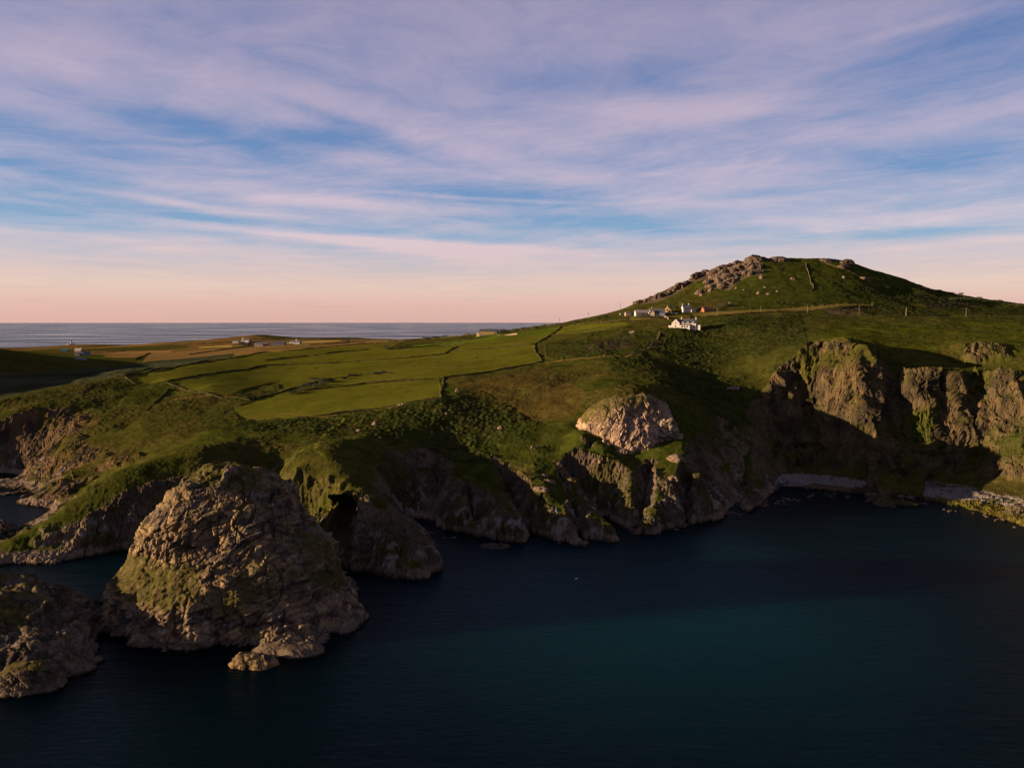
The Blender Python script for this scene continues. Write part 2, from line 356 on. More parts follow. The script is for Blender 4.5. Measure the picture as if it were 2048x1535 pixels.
# road shelf and hill
for x in range(1450, 2500, 90):
    A((x,645,830),(x,635,880))
A((1400,655,840),(1370,656,820),(1340,657,820),(1330,664,800),(1300,664,820),(1300,640,900),(1350,640,880),(1400,635,900),(1250,655,860),(1250,640,930),(1200,655,900),(1200,670,840),(1200,685,780),(1150,665,900),(1150,690,800),(1100,680,880),(1100,705,770),(1100,665,960),(1050,670,980),(1050,690,850),(1050,720,740),(1000,680,960),(1000,700,860),(1000,730,735),(1150,730,690),(1150,760,630))
A((1300,628,960),(1380,626,940),(1450,622,930),(1500,618,930),(1600,614,930),(1700,610,930),(1800,616,940),(1900,622,940),(2000,624,950),(2100,630,950),(1270,628,1000),(1340,612,1000),(1400,607,1000),(1500,598,990),(1600,590,990),(1700,592,990),(1800,600,1000),(1900,606,1020),(2000,614,1030),(1330,600,1060),(1400,585,1060),(1450,560,1080),(1500,560,1060),(1600,555,1060),(1700,560,1060),(1800,582,1060),(1500,530,1110),(1600,530,1110),(1700,537,1110))
line([(1100,648,1160),(1175,637,1130),(1220,626,1130),(1262,613,1130),(1300,594,1130),(1350,572,1130),(1400,551,1140),(1450,534,1145),(1490,522,1150),(1530,516,1150),(1590,516,1155),(1640,517,1150),(1690,521,1150),(1720,531,1145),(1760,545,1135),(1810,558,1125),(1835,570,1120),(1850,577,1115),(1900,584,1110),(1960,597,1105),(2048,609,1100),(2200,622,1100),(2500,640,1100)], 25)
line([(1100,655,1010),(1040,660,1100),(1000,663,1180),(955,668,1260),(900,673,1330),(860,676,1400),(800,679,1500),(770,680,1560)], 30)
for x, z in [(1262,115),(1350,140),(1450,165),(1550,178),(1650,178),(1750,160),(1850,130),(2048,110),(2400,90),(1175,100),(1100,92)]:
    Az((x,1300,z)); Az((x,1700,z*.5)); Az((x,2400,30)); Az((x,3400,-12)); Az((x,4600,-40))
Az((1000,1450,78),(950,1600,66),(900,1800,60),(820,1900,60))
# far land
A((500,700,1450),(600,694,1450),(700,688,1500),(650,688,1650),(550,696,1600),(400,712,1500),(350,718,1350),(300,724,1250),(420,716,1250),(300,706,1850),(200,716,1650),(200,735,1250),(100,700,2200),(100,720,1500),(100,750,1080),(50,745,1100),(0,720,1500),(0,752,1050),(0,703,2400),(300,735,1060),(250,745,1000),(160,716,1500),(130,702,2000),(180,705,1900),(-200,700,2300),(-200,730,1400))
A((450,700,1700),(450,690,2150),(550,688,1900),(550,680,2250),(650,683,1900),(700,682,1900),(350,696,2100),(250,698,2200),(180,698,2400),(80,700,2500),(600,676,2500))
line([(-300,700,2800),(0,698,3000),(60,695,3100),(110,691,3150),(140,688.5,3200),(200,688,3150),(240,691,3050),(272,692,3000),(300,689,2900),(350,684,2700),(400,681,2600),(440,679,2500),(480,672,2400),(515,668.5,2350),(560,672,2350),(600,675.5,2400),(660,675,2450),(720,675,2400),(770,677,2300),(830,680,2150),(870,682,2000)], 60)
for x in range(-300, 1000, 90):
    Az((x,3650,-15)); Az((x,4500,-40)); Az((x,3350,2))
Az((515,2600,60),(440,2750,35),(650,2700,50),(770,2550,45),(850,2400,50))
# beyond the left edge: higher ground that shades the valley
for X, Y, z in [(-960,870,92),(-960,960,116),(-960,1080,122),(-980,1200,112),(-1020,1330,100),(-1120,1500,92),(-1250,1650,70),(-1150,1000,120),(-1150,1250,120),(-1400,1300,120),(-1400,1000,95),(-1700,1300,110),(-1600,1800,60),(-1000,1700,42),(-1400,2200,30),(-800,900,50),(-800,1100,66),(-2200,1500,50),(-2200,2500,5),(-1900,2900,-5),(-780,760,24),(-960,780,20),(-800,700,25),(-900,640,0),(-1000,600,-8),(-1400,700,-5),(-1900,900,-10),(-620,520,-8),(-620,600,5),(-700,540,-10),(-3000,1500,-30),(-3000,3000,-40),(-4500,4500,-50),(-650,350,-15),(-1500,350,-15)]:
    CT.append((X, Y, z))
for X, Y, z in [(900,500,40),(900,600,85),(900,800,112),(1000,400,-6),(900,420,-4),(1200,450,60),(1400,900,110),(2200,900,90),(2200,1800,60),(3200,2500,40),(3200,1000,60),(2500,300,-15),(1600,350,20),(4500,4500,20)]:
    CT.append((X, Y, z))
# open sea
for px, py in [(760,1200),(900,1150),(1000,1150),(1100,1130),(1200,1130),(1300,1110),(1400,1090),(1500,1070),(1600,1040),(1700,1050),(1800,1060),(1900,1070),(1000,1200),(1200,1200),(1400,1200),(1600,1150),(1800,1150),(2000,1150),(2200,1250),(600,1130),(450,1120),(350,1130),(250,1150),(120,1170),(0,1180),(-100,1220),(680,1160),(1550,1020),(1640,1000),(960,1120),(1650,1010),(1500,1045)]:
    p = PZ(px, py, 0.0); CT.append((p[0], p[1], -8.0))
for X in range(-700, 1100, 90): CT.append((X, 300.0, -14.0)); CT.append((X+40, 240.0, -16.0))

def dedupe(P, d=2.6):
    keep, cellmap = [], {}
    for p in P:
        k = (int(p[0]//d), int(p[1]//d)); hit = False
        for i in (-1, 0, 1):
            for j in (-1, 0, 1):
                for q in cellmap.get((k[0]+i, k[1]+j), ()):
                    if math.dist(p[:2], q[:2]) < d: hit = True
        if not hit: keep.append(p); cellmap.setdefault(k, []).append(p)
    return np.array(keep)
CTRL = dedupe(CT)
def rbf_fit(P, lam=0.35):
    n = len(P); D = np.sqrt(((P[:,None,:2]-P[None,:,:2])**2).sum(-1))
    M = np.zeros((n+3, n+3)); M[:n,:n] = D - lam*np.eye(n); M[:n,n] = 1; M[:n,n+1:] = P[:,:2]; M[n,:n] = 1; M[n+1:,:n] = P[:,:2].T
    return np.linalg.solve(M, np.concatenate([P[:,2], [0, 0, 0]]))
WT = rbf_fit(CTRL)
def H0(X, Y):
    X = np.asarray(X, np.float32).ravel(); Y = np.asarray(Y, np.float32).ravel(); out = np.empty(len(X), np.float32)
    cx, cy = CTRL[:,0].astype(np.float32), CTRL[:,1].astype(np.float32); w = WT[:-3].astype(np.float32)
    for a in range(0, len(X), 8000):
        x, y = X[a:a+8000], Y[a:a+8000]
        dx = x[:,None]-cx; dy = y[:,None]-cy; dx *= dx; dy *= dy; dx += dy; np.sqrt(dx, out=dx)
        out[a:a+8000] = dx@w + WT[-3] + WT[-2]*x + WT[-1]*y
    return out
# --- grid: rows of equal distance ahead, columns fanning out with distance
S1 = np.linspace(-0.71, 0.71, 1290); SL = -0.71-np.geomspace(0.002, 1.6, 60)[::-1]; SR = 0.71+np.geomspace(0.002, 1.6, 60)
SS = np.concatenate([SL, S1, SR])
def rows():
    y, r = 335.0, []
    while y < 5200:
        r.append(y)
        y += 0.75 if y < 660 else (1.1 if y < 760 else (y*0.0022 if y < 1300 else y*0.006))
    return np.array(r)
YY = rows(); NR, NC = len(YY), len(SS)
GX = (SS[None,:]*YY[:,None]).ravel(); GY = np.repeat(YY, NC)
# --- ground height with the coarse field first, for placing things
GZ0 = H0(GX, GY)
def gz_at(X, Y, arr=None):
    arr = TZ if arr is None else arr
    s = X/Y; i = np.searchsorted(YY, Y)-1; j = np.searchsorted(SS, s)-1
    i = min(max(i, 0), NR-2); j = min(max(j, 0), NC-2)
    fi = (Y-YY[i])/(YY[i+1]-YY[i]); fj = (s-SS[j])/(SS[j+1]-SS[j]); G = arr.reshape(NR, NC)
    return float((G[i,j]*(1-fj)+G[i,j+1]*fj)*(1-fi)+(G[i+1,j]*(1-fj)+G[i+1,j+1]*fj)*fi)
def hit(px, py, arr=None, y0=340.0):      # first ground point seen at a pixel
    u = (px-1024)/FOC; v = (767.5-py)/FOC; dy = CP+v*SP; s = u/dy; k = kslope(py)
    j = np.searchsorted(SS, s)-1; fj = (s-SS[j])/(SS[j+1]-SS[j])
    G = (TZ if arr is None else arr).reshape(NR, NC); col = G[:,j]*(1-fj)+G[:,j+1]*fj
    ray = HC-k*YY; m = (col >= ray) & (YY > y0)
    i = int(np.argmax(m))
    if not m.any(): i = NR-1
    if i > 0:
        a, b = col[i-1]-ray[i-1], col[i]-ray[i]; t = a/(a-b) if a != b else 0
        Yh = YY[i-1]+(YY[i]-YY[i-1])*min(max(t, 0), 1)
    else: Yh = YY[0]
    return (s*Yh, Yh, HC-k*Yh)
def poly_world(pts): return np.array([hit(x, y, GZ0)[:2] for x, y in pts])
def inside(poly, X, Y):
    r = np.zeros(len(X), bool); n = len(poly)
    bx = (X >= poly[:,0].min()) & (X <= poly[:,0].max()) & (Y >= poly[:,1].min()) & (Y <= poly[:,1].max()); ix = np.nonzero(bx)[0]
    x, y = X[ix], Y[ix]; rr = np.zeros(len(ix), bool)
    for k in range(n):
        x1, y1 = poly[k]; x2, y2 = poly[(k+1) % n]
        if y1 == y2: continue
        c = (y1 > y) != (y2 > y); rr ^= c & (x < (x2-x1)*(y-y1)/(y2-y1)+x1)
    r[ix] = rr; return r
def pix_poly(pts, z=None): return poly_world(pts)
NOSTEEP = [[(1480,945),(1740,940),(1760,990),(1840,990),(1850,950),(2400,990),(2400,1200),(1950,1060),(1840,1030),(1560,1010)], [(795,1030),(890,1030),(885,1066),(810,1066)], [(-300,930),(130,930),(150,1000),(60,1090),(-300,1100)]]
ns_ = np.zeros(len(GX), bool)
for q in NOSTEEP: ns_ |= inside(np.array([PZ(x, y, 1.0)[:2] for x, y in q]), GX, GY)
zc = np.clip(GZ0, 0.0, 17.0); GZ0 = np.where(ns_ | (GY > 620) | (GZ0 <= 0), GZ0, GZ0 - zc + 17.0*(zc/17.0)**np.where(GX < -150, 0.85, 0.5)).astype(np.float32)
def dline(L):
    best = np.full(len(GX), 1e9, np.float32); zz = np.zeros(len(GX), np.float32)
    for a, b in zip(L[:-1], L[1:]):
        l2 = (b[0]-a[0])**2+(b[1]-a[1])**2+1e-6; t_ = np.clip(((GX-a[0])*(b[0]-a[0])+(GY-a[1])*(b[1]-a[1]))/l2, 0, 1)
        d_ = np.hypot(GX-a[0]-t_*(b[0]-a[0]), GY-a[1]-t_*(b[1]-a[1])); m_ = d_ < best; best[m_] = d_[m_]; zz[m_] = (a[2]+(b[2]-a[2])*t_)[m_]
    return best, zz
wv_ = np.zeros(len(GX), np.float32); nr_ = GY < 620; wv_[nr_] = fbm(np.stack([GX[nr_], GY[nr_], 0*GX[nr_]], 1).astype(np.float32)*.12, 3, 801)*2.2
def carve(L, w, sl):
    global GZ0
    d_, z_ = dline(L); GZ0 = np.minimum(GZ0, z_+np.maximum(0, d_+wv_-w)*sl).astype(np.float32)
def spur(L, w, sl):
    global GZ0
    d_, z_ = dline(L); c_ = z_-np.maximum(0, d_+wv_*.7-w)*sl; GZ0 = np.where(c_ > -8, np.maximum(GZ0, c_), GZ0).astype(np.float32)
spur([PY(985,985,434), PY(1015,1010,426), PY(1040,1062,408)], 2.5, 2.4)
spur([PY(930,990,442), PY(925,1030,433)], 3, 2.2)
spur([PY(1100,1000,434), PY(1135,1030,421), PY(1160,1076,402)], 2.5, 2.4)
spur([PY(1148,985,447), PY(1165,1008,437), PY(1190,1040,422), PY(1224,1066,408)], 1.6, 2.3)
spur([PY(1232,925,470), PY(1255,970,450), PY(1285,1012,435), PY(1306,1052,424)], 2.5, 2.2)
spur([PY(1400,895,482), PY(1405,960,466), PY(1420,1020,457)], 5, 2.6)
spur([PY(1345,955,460), PY(1352,1010,447)], 4, 2.4)
carve([PZ(1052,1075,-5), XY(1046,432,-3), XY(1032,452,4), XY(1006,474,15), XY(985,492,27)], .8, 2.1)
carve([PZ(1165,1105,-5), XY(1160,428,-2), XY(1146,446,5), XY(1130,462,15), XY(1110,480,27)], .8, 2.2)
carve([PZ(1236,1085,-5), XY(1226,438,-4), XY(1205,456,-1), XY(1175,466,8), XY(1150,476,18)], 3.5, 1.9)
carve([PZ(1270,1080,-5), XY(1283,443,3), XY(1290,458,10), XY(1298,474,22)], 1.5, 2.0)
carve([PZ(1372,1062,-4), XY(1372,455,3), XY(1378,470,16)], .6, 2.8)
carve([PZ(960,1075,-3), XY(945,437,4), XY(935,448,14)], .2, 3.0)
carve([PZ(850,1060,-2), XY(848,456,1.5), XY(855,470,9), XY(850,484,22)], 7, 1.7)
carve([PZ(1468,1040,-4), XY(1475,490,0), XY(1490,530,6), XY(1500,565,20)], 3, 1.3)
wv_[nr_] = fbm(np.stack([GX[nr_], GY[nr_], 0*GX[nr_]], 1).astype(np.float32)*.055, 3, 811)*5.0
zp_ = GZ0.copy()
spur([PY(1748,716,606), PY(1760,800,588), PY(1768,880,568), PY(1750,980,536)], 3, 1.7)
spur([PY(1852,750,606), PY(1840,830,590), PY(1862,910,566)], 7, 1.8)
spur([PY(1990,762,594), PY(2000,850,574), PY(1990,940,545)], 9, 1.8)
carve([PY(1790,965,552), PY(1798,900,574), PY(1788,820,596), PY(1784,752,614)], 5, 1.3)
carve([PY(1893,930,568), PY(1884,850,586), PY(1880,785,602)], .5, 1.6)
carve([PY(1956,930,558), PY(1948,850,582), PY(1950,790,598)], 1, 1.4)
carve([PY(1600,900,608), PY(1625,800,634), PY(1638,712,652)], 4, 1.3)
GZ0 = np.where(GX > 150, zp_*.3+GZ0*.7, GZ0).astype(np.float32)
P3 = np.stack([GX, GY, GZ0], 1).astype(np.float32)
V = P3.copy(); n0 = grid_normals(V, NR, NC); n0 *= np.sign(n0[:,2:3]+1e-9)
near = GY < 1350; ni = np.nonzero(near)[0]; Pn = P3[ni]
steep = 1-n0[:,2]
# wobble of the masks
wob = np.zeros(len(GX), np.float32); wob[ni] = fbm(Pn*np.float32(0.03), 4, 3)
wob2 = np.zeros(len(GX), np.float32); wob2[ni] = fbm(Pn*np.float32(0.12), 3, 31)
rock = sstep(0.30, 0.44, steep+0.10*wob+0.07*wob2)*sstep(2300, 1350, GY)*(GZ0 < 100)
shore_r = sstep(15, 8, GZ0+7*wob)*sstep(.08, .2, steep+.1*wob2)*(GY < 600)
rock = np.maximum(np.maximum(rock, sstep(5.0, 2.0, GZ0+2*wob)), shore_r)
FR = [[(1555,958),(1545,900),(1552,800),(1565,760),(1600,722),(1628,692),(1650,687),(1700,697),(1742,712),(1772,752),(1850,744),(1920,770),(1972,764),(1932,738),(1930,690),(1990,684),(2048,693),(2300,690),(2300,1030),(2048,1000),(1900,975),(1840,975),(1740,990),(1640,962)],
      [(885,1060),(905,958),(950,976),(1000,990),(1045,1040),(1048,1085),(960,1075)], [(1050,1062),(1040,1005),(1060,992),(1100,1012),(1150,1028),(1165,1010),(1190,1045),(1228,1064),(1233,1092),(1110,1090)],
      [(1112,932),(1160,936),(1205,955),(1240,1000),(1262,1008),(1300,1020),(1330,1000),(1345,965),(1372,912),(1400,895),(1432,905),(1450,1010),(1440,1035),(1350,1050),(1250,1066),(1225,1055),(1165,1000),(1130,960)], [(1268,940),(1290,925),(1318,940),(1345,965),(1330,1000),(1290,985)],
      [(650,1015),(690,1040),(740,1080),(800,1100),(862,1105),(868,1158),(745,1146),(690,1130)], [(150,812),(205,800),(268,802),(275,830),(300,870),(340,905),(300,920),(215,940),(125,1000),(60,965),(85,935),(130,895)], [(0,845),(60,820),(140,808),(165,830),(120,890),(80,935),(0,945),(-150,950),(-150,865)],
      [(60,1104),(110,1068),(170,1035),(240,990),(300,965),(360,955),(380,1000),(300,1092),(165,1117),(75,1130)], [(775,895),(850,925),(903,955),(885,1040),(800,1030),(760,960)]]
fr = np.zeros(len(GX), np.float32)
for q in FR: fr[inside(poly_world(q), GX, GY)] = 1
hh_ = inside(poly_world([(635,1000),(700,985),(760,1000),(840,1045),(870,1110),(870,1160),(690,1150),(640,1090)]), GX, GY); fr[hh_] = 1
fr = np.clip(fr, 0, 1); rock = np.maximum(rock, hh_*sstep(-.35, .1, wob2+.5*wob)*.9); rock = np.maximum(rock, fr*sstep(.06, .16, steep+.06*wob2))
# fields: smooth pasture
def field(pts, grow=0): return inside(poly_world(pts), GX, GY)
FIELDS = [  # pasture outlines and tints (green, yellow-green, dry)
    ([(252,756),(335,740),(460,716),(540,702),(600,700),(529,729),(470,742),(415,748),(332,763),(293,769),(269,767)], (.115,.100,.018)),
    ([(332,764),(415,749),(529,731),(600,727),(560,762),(500,775),(450,790),(395,786)], (.098,.088,.018)),
    ([(529,729),(665,725),(808,715),(914,692),(903,702),(994,696),(1064,689),(1086,722),(976,744),(888,756),(734,765),(610,780),(560,784),(560,762),(600,727)], (.118,.104,.018)),
    ([(560,784),(610,781),(734,767),(881,758),(881,795),(793,809),(720,820),(639,830),(560,838),(480,842),(470,815)], (.112,.102,.017)),
    ([(600,700),(665,694),(775,697),(840,695),(932,687),(888,708),(808,715),(665,725),(529,729)], (.120,.104,.018)),
    ([(903,702),(932,688),(1000,680),(1068,671),(1100,672),(1079,682),(1064,688),(994,695)], (.118,.102,.017)),
    ([(811,690),(940,680),(958,668),(1013,669),(1100,655),(1123,653),(1100,671),(1068,671),(1000,680),(932,687),(840,694)], (.100,.115,.018)),
    ([(500,712),(665,693),(756,686),(811,681),(775,697),(665,694),(600,700)], (.135,.105,.024)),
    ([(1123,653),(1180,648),(1255,646),(1262,650),(1180,664),(1100,671)], (.130,.118,.018)),
    ([(380,722),(470,706),(600,693),(700,686),(780,682),(860,677),(750,679),(600,684),(470,697),(300,708),(285,725)], (.200,.125,.045)),
    ([(395,694),(464,689),(464,693),(400,696)], (.42,.30,.08)),
    ([(555,686),(680,680),(680,683),(560,689)], (.36,.27,.07)),
    ([(170,703),(342,699),(342,704),(170,708)], (.28,.17,.06)),
    ([(1385,628),(1560,618),(1743,609),(1743,612),(1600,622),(1450,630),(1385,634)], (.15,.115,.03)),
    ([(1260,634),(1330,632),(1380,632),(1380,640),(1260,642)], (.17,.13,.03)),
]
past = np.zeros(len(GX), np.float32); FC = np.zeros((len(GX), 3), np.float32)
for pts, c in FIELDS:
    m = field(pts); past[m] = 1; FC[m] = (c[0]*.86, c[1]*.99, c[2]*.7) if c[0] < .15 else c
far = GY > 1250
bush_n = np.zeros(len(GX), np.float32); gp = Pn*np.float32(0.30); gp[:,2] *= 0.4
F1, F2, CV = cells(gp, 5); bump_ = np.clip(1-F1*1.05, 0, 1)
F1b, _, CVb = cells(gp*np.float32(2.1)+3.3, 8); bumpb = np.clip(1-F1b*1.05, 0, 1)
scr = np.zeros(len(GX), np.float32)
scr_w = sstep(-0.18, 0.30, wob+0.35*wob2)
SCRUBS = [[(1180,690),(1330,655),(1440,640),(1600,630),(1620,690),(1570,740),(1540,800),(1520,850),(1440,860),(1380,800),(1290,760),(1220,740)],
          [(1090,690),(1170,665),(1310,662),(1300,700),(1240,708),(1120,722),(1092,715)],
          [(640,835),(793,812),(885,800),(960,780),(1090,850),(1060,900),(1000,930),(900,930),(760,880),(640,870),(440,860),(480,845)],
          [(1700,570),(1850,580),(1960,600),(2048,612),(2048,632),(1750,630),(1600,615),(1500,625),(1500,606),(1620,600)],
          [(430,800),(560,786),(640,765),(720,748),(790,747),(720,757),(620,780),(520,800)]]
for k, pts in enumerate(SCRUBS):
    scr[field(pts)] = 1.0
scr = np.clip(scr*1.0*sstep(-0.6, 0.05, wob+0.3*wob2) + scr_w*0.55*(1-scr), 0, 1)*(1-past)*(1-rock)
scr[~near] = 0
dn = np.zeros(len(GX), np.float32)
bh = (bump_*(0.6+1.5*CV)+0.5*bumpb*(0.4+CVb))
dn[ni] = scr[ni]*bh*0.75 + (1-past[ni])*(1-scr[ni])*0.25*bumpb*CVb*2 + (1-past[ni])*(1-rock[ni])*fbm(Pn*np.float32(0.045), 3, 77)*1.6
# rock relief: fluted, blocky
Pr = Pn.copy(); ri = np.nonzero((rock[ni] > 0.02) & (Pn[:,2] > -6))[0]; Q = Pr[ri]
wq = np.stack([fbm(Q*np.float32(0.05), 3, 41), fbm(Q*np.float32(0.05), 3, 42), fbm(Q*np.float32(0.05), 3, 43)], 1)*6
Qf = (Q+wq)*np.array([.085, .085, .022], np.float32)
rel = ridged(Qf, 4, 51)*3.4 + ridged((Q+wq)*np.array([.25, .25, .09], np.float32), 3, 57)*1.2
c1, c2, cv = cells((Q+wq*.5)*np.array([.30, .30, .10], np.float32), 61); rel += (cv-0.5)*1.2 - sstep(.12, .0, c2-c1)*0.8
c1, c2, cv2 = cells(Q*np.array([.85, .85, .32], np.float32)+wq*.05, 63); rel += (cv2-0.5)*0.38
jn = np.abs(vnoise(Q*np.array([.16, .16, .035], np.float32)+wq*.03, 81)); jn2 = np.abs(vnoise(Q*np.array([.4, .4, .12], np.float32), 83)); rel -= sstep(.10, 0, jn)*1.5+sstep(.10, 0, jn2)*.6
relz = np.zeros(len(ni), np.float32); big = (ridged((Q+wq*2)*np.array([.034, .034, .006], np.float32), 3, 71)*6.5+ridged((Q+wq)*np.array([.085, .085, .014], np.float32), 3, 73)*2.2)*sstep(170, 215, Q[:,0])*sstep(3, 14, Q[:,2])*sstep(108, 92, Q[:,2])
lw_ = sstep(-200, -240, Q[:,0]); big += ridged((Q+wq*1.5)*np.array([.07, .07, .015], np.float32), 4, 75)*3.2*lw_*sstep(2, 8, Q[:,2])
relz[ri] = rel*sstep(-6, 3, Q[:,2])*(0.78-.42*lw_) + big
dn[ni] += relz*rock[ni]
cave = np.zeros(1)
dn[~near] += 0
V += n0*dn[:,None]
cx_, cy_, cz_ = hit(676, 1050, GZ0)
cw = np.exp(-((GX-cx_)/8.0)**4-((V[:,2]-cz_)/11.0)**4-((GY-cy_)/13.0)**4); V[:,1] += 20*cw; V[:,0] += 3*cw
fn = ni[(Pn[:,1] > 300)]
V[~near,2] += (fbm(P3[~near]*np.float32(0.004), 4, 91)*3*sstep(1300, 2200, GY[~near])).astype(np.float32)
V = np.where(np.isfinite(V), V, 0).astype(np.float32)
TZ = V[:,2].copy()
# --- colours
n1 = grid_normals(V, NR, NC); n1 *= np.sign(n1[:,2:3]+1e-9)
g1 = np.zeros(len(GX), np.float32); g1[:] = fbm(P3*np.float32(0.012), 4, 101); g2 = np.zeros_like(g1); g2[ni] = fbm(Pn*np.float32(0.35), 3, 103)
C = np.tile(OLIVE.astype(np.float32), (len(GX), 1))
C = mixc(C, GRASS2, sstep(-.2, .3, g1)); C = mixc(C, BRACK, sstep(.05, .45, wob+0.3*g2)*.8)
PINK0 = np.array((.150,.105,.075))
BR = [([(905,770),(1090,735),(1180,790),(1150,830),(1060,850),(960,800)], BRACK*.9+OLIVE*.15), ([(1170,690),(1260,672),(1270,695),(1180,708)], HEATH*1.3), ([(1650,616),(1730,614),(1730,626),(1660,628)], HEATH*1.6),
      ([(1830,590),(1900,600),(1960,612),(1860,618)], HEATH), ([(540,905),(700,900),(720,960),(640,1000),(560,975)], OLIVE*1.05), ([(1580,560),(1740,575),(1740,605),(1460,612),(1440,590)], GRASS2*1.0),
      ([(1180,905),(1330,890),(1360,905),(1290,920),(1190,922)], MOSS*.8), ([(1640,645),(2048,645),(2048,680),(1640,680)], GRASS*.85), ([(1560,520),(1720,530),(1800,570),(1600,600),(1420,600)], GRASS2), ([(1421,582),(1424,562),(1440,545),(1480,520),(1505,511),(1530,514),(1524,552),(1500,553),(1478,562),(1458,582),(1440,578)], PINK0), ([(1280,608),(1300,592),(1325,588),(1350,572),(1378,562),(1400,547),(1422,543),(1425,550),(1400,561),(1385,566),(1362,582),(1345,592),(1310,606)], PINK0*.8)]
for q_ in []: pass
for pts, c in BR:
    m = field(pts).astype(np.float32)*0.85; C = mixc(C, c, m)
C = mixc(C, SCRUB, np.clip(scr*1.1, 0, 1)*0.72)
Cs = np.zeros(len(GX), np.float32); Cs[ni] = CV
C *= (1+(Cs[:,None]-.5)*0.5*scr[:,None]); C *= np.clip(1+.45*wob2+.35*g2+.25*wob, .35, 1.8)[:,None]
C = np.where(past[:,None] > 0, FC*(0.93+0.22*g1[:,None]+0.20*g2[:,None]+0.25*wob[:,None]+0.2*wob2[:,None]), C)
# far land patchwork
ff = far & (past == 0)
u_, v_ = GX[ff]*.004+GY[ff]*.0008, GY[ff]*.0035-GX[ff]*.0006
hv = hashf(np.floor(u_+.25*np.sin(v_*3)).astype(np.int64), np.floor(v_+.2*np.sin(u_*2)).astype(np.int64), np.zeros(ff.sum(), np.int64), 5)
pal = np.array([OLIVE*1.2, GRASS2*1.2, DRY*.8, OLIVE, BRACK*1.2, DRY*.6]); C[ff] = pal[(hv*5.99).astype(int)]
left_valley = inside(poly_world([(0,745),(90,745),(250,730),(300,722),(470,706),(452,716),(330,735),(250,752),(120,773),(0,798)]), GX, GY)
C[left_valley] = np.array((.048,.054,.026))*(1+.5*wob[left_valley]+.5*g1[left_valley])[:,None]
# rock colours
rk = np.zeros(len(GX), np.float32)
rk = np.clip(rock*1.2, 0, 1)
nk = inside(poly_world([(556,925),(690,925),(700,1000),(640,1012),(600,1004),(566,990)]), GX, GY); rk[nk] *= .15
ledge = sstep(.62, .82, n1[:,2]+0.12*g2)*sstep(5, 9, V[:,2])
rk = rk*(1-0.85*ledge*(1-.75*fr*(GX < 190)))
warm = np.zeros(len(GX), np.float32); warm[ni] = sstep(-.3, .4, fbm(Pn*np.array([.05,.05,.02], np.float32), 3, 111))
RC = np.tile(ROCKD.astype(np.float32), (len(GX), 1)); RC = mixc(RC, ROCK, warm)
brown = inside(poly_world([(180,800),(300,800),(350,900),(280,930),(120,1000),(60,960),(120,890)]), GX, GY).astype(np.float32)
lf_ = sstep(-200, -240, GX)*(GY > 480); stl = np.zeros(len(GX), np.float32); stl[ni] = fbm(Pn*np.array([.14,.14,.03], np.float32), 4, 119)
RC = mixc(RC, (.085,.060,.040), lf_*.85); RC = mixc(RC, (.20,.115,.045), lf_*np.maximum(brown*.6, .3)*sstep(-.1, .3, stl)); RC = mixc(RC, (.035,.028,.022), lf_*sstep(.05, .35, -stl)*.7)
rc_cliff = sstep(160, 200, GX)*(GY > 480); 
RC = mixc(RC, (.088,.066,.037), rc_cliff*.9)
st_ = np.zeros(len(GX), np.float32); st_[ni] = fbm(Pn*np.array([.16,.16,.03], np.float32), 4, 117); RC = mixc(RC, (.040,.032,.024), rc_cliff*sstep(-.05,.3,st_)*.8); RC = mixc(RC, (.15,.10,.052), rc_cliff*sstep(.1,.4,-st_)*.6)
mz = np.zeros(len(GX), np.float32); mz[ni] = sstep(-.05, .25, fbm(Pn*np.array([.045,.045,.018], np.float32), 4, 121))
RC = mixc(RC, OLIVE*.75+MOSS*.2, mz*rc_cliff*.8); RC = mixc(RC, OLIVE*.8, mz*(1-rc_cliff)*.75)
lz = np.zeros(len(GX), np.float32); lz[ni] = sstep(.12, .45, fbm(Pn*np.array([.30,.30,.09], np.float32), 4, 131))
RC = mixc(RC, LICH, lz*sstep(22, 10, V[:,2])*(1-rc_cliff)*.55)
mg = np.zeros(len(GX), np.float32); mg[ni] = sstep(.12, .4, fbm(Pn*np.array([.05,.05,.03], np.float32)+40, 4, 141)); RC = mixc(RC, MOSS*.75, mg*rc_cliff*sstep(230, 270, GX)*sstep(80, 55, V[:,2])*.75)
C = C*(1-rk[:,None])+RC*rk[:,None]
C = mixc(C, TANB, sstep(4.2, 3.0, V[:,2]+.9*g2)*sstep(.3, 1.2, V[:,2])*(rc_cliff < .5)*.8)
C = mixc(C, WEED, sstep(1.0, 0.3, V[:,2]))
# pebble beaches
def bch(pts): return inside(np.array([PZ(x, y, 1.5)[:2] for x, y in pts]), GX+2*wob+2*wob2, GY+3*wob-1.5*wob2) & (V[:,2] < 3.6) & (V[:,2] > .3)
beach = bch([(1548,956),(1600,950),(1700,955),(1735,962),(1730,977),(1690,975),(1640,969),(1600,970),(1550,967)]) | bch([(1835,966),(1900,966),(2000,980),(2300,1040),(2300,1120),(2048,1022),(1950,1003),(1850,990)]) | bch([(800,1034),(870,1034),(885,1046),(860,1062),(825,1056)])
C[beach] = PEB*(1+.25*g2[beach,None])
fringe = bch([(1860,990),(1950,1003),(2048,1022),(2300,1120),(2300,1200),(2048,1055),(1950,1024)]) & ~beach
C[fringe] = np.array((.10,.085,.02))*(1+.8*g2[fringe,None])
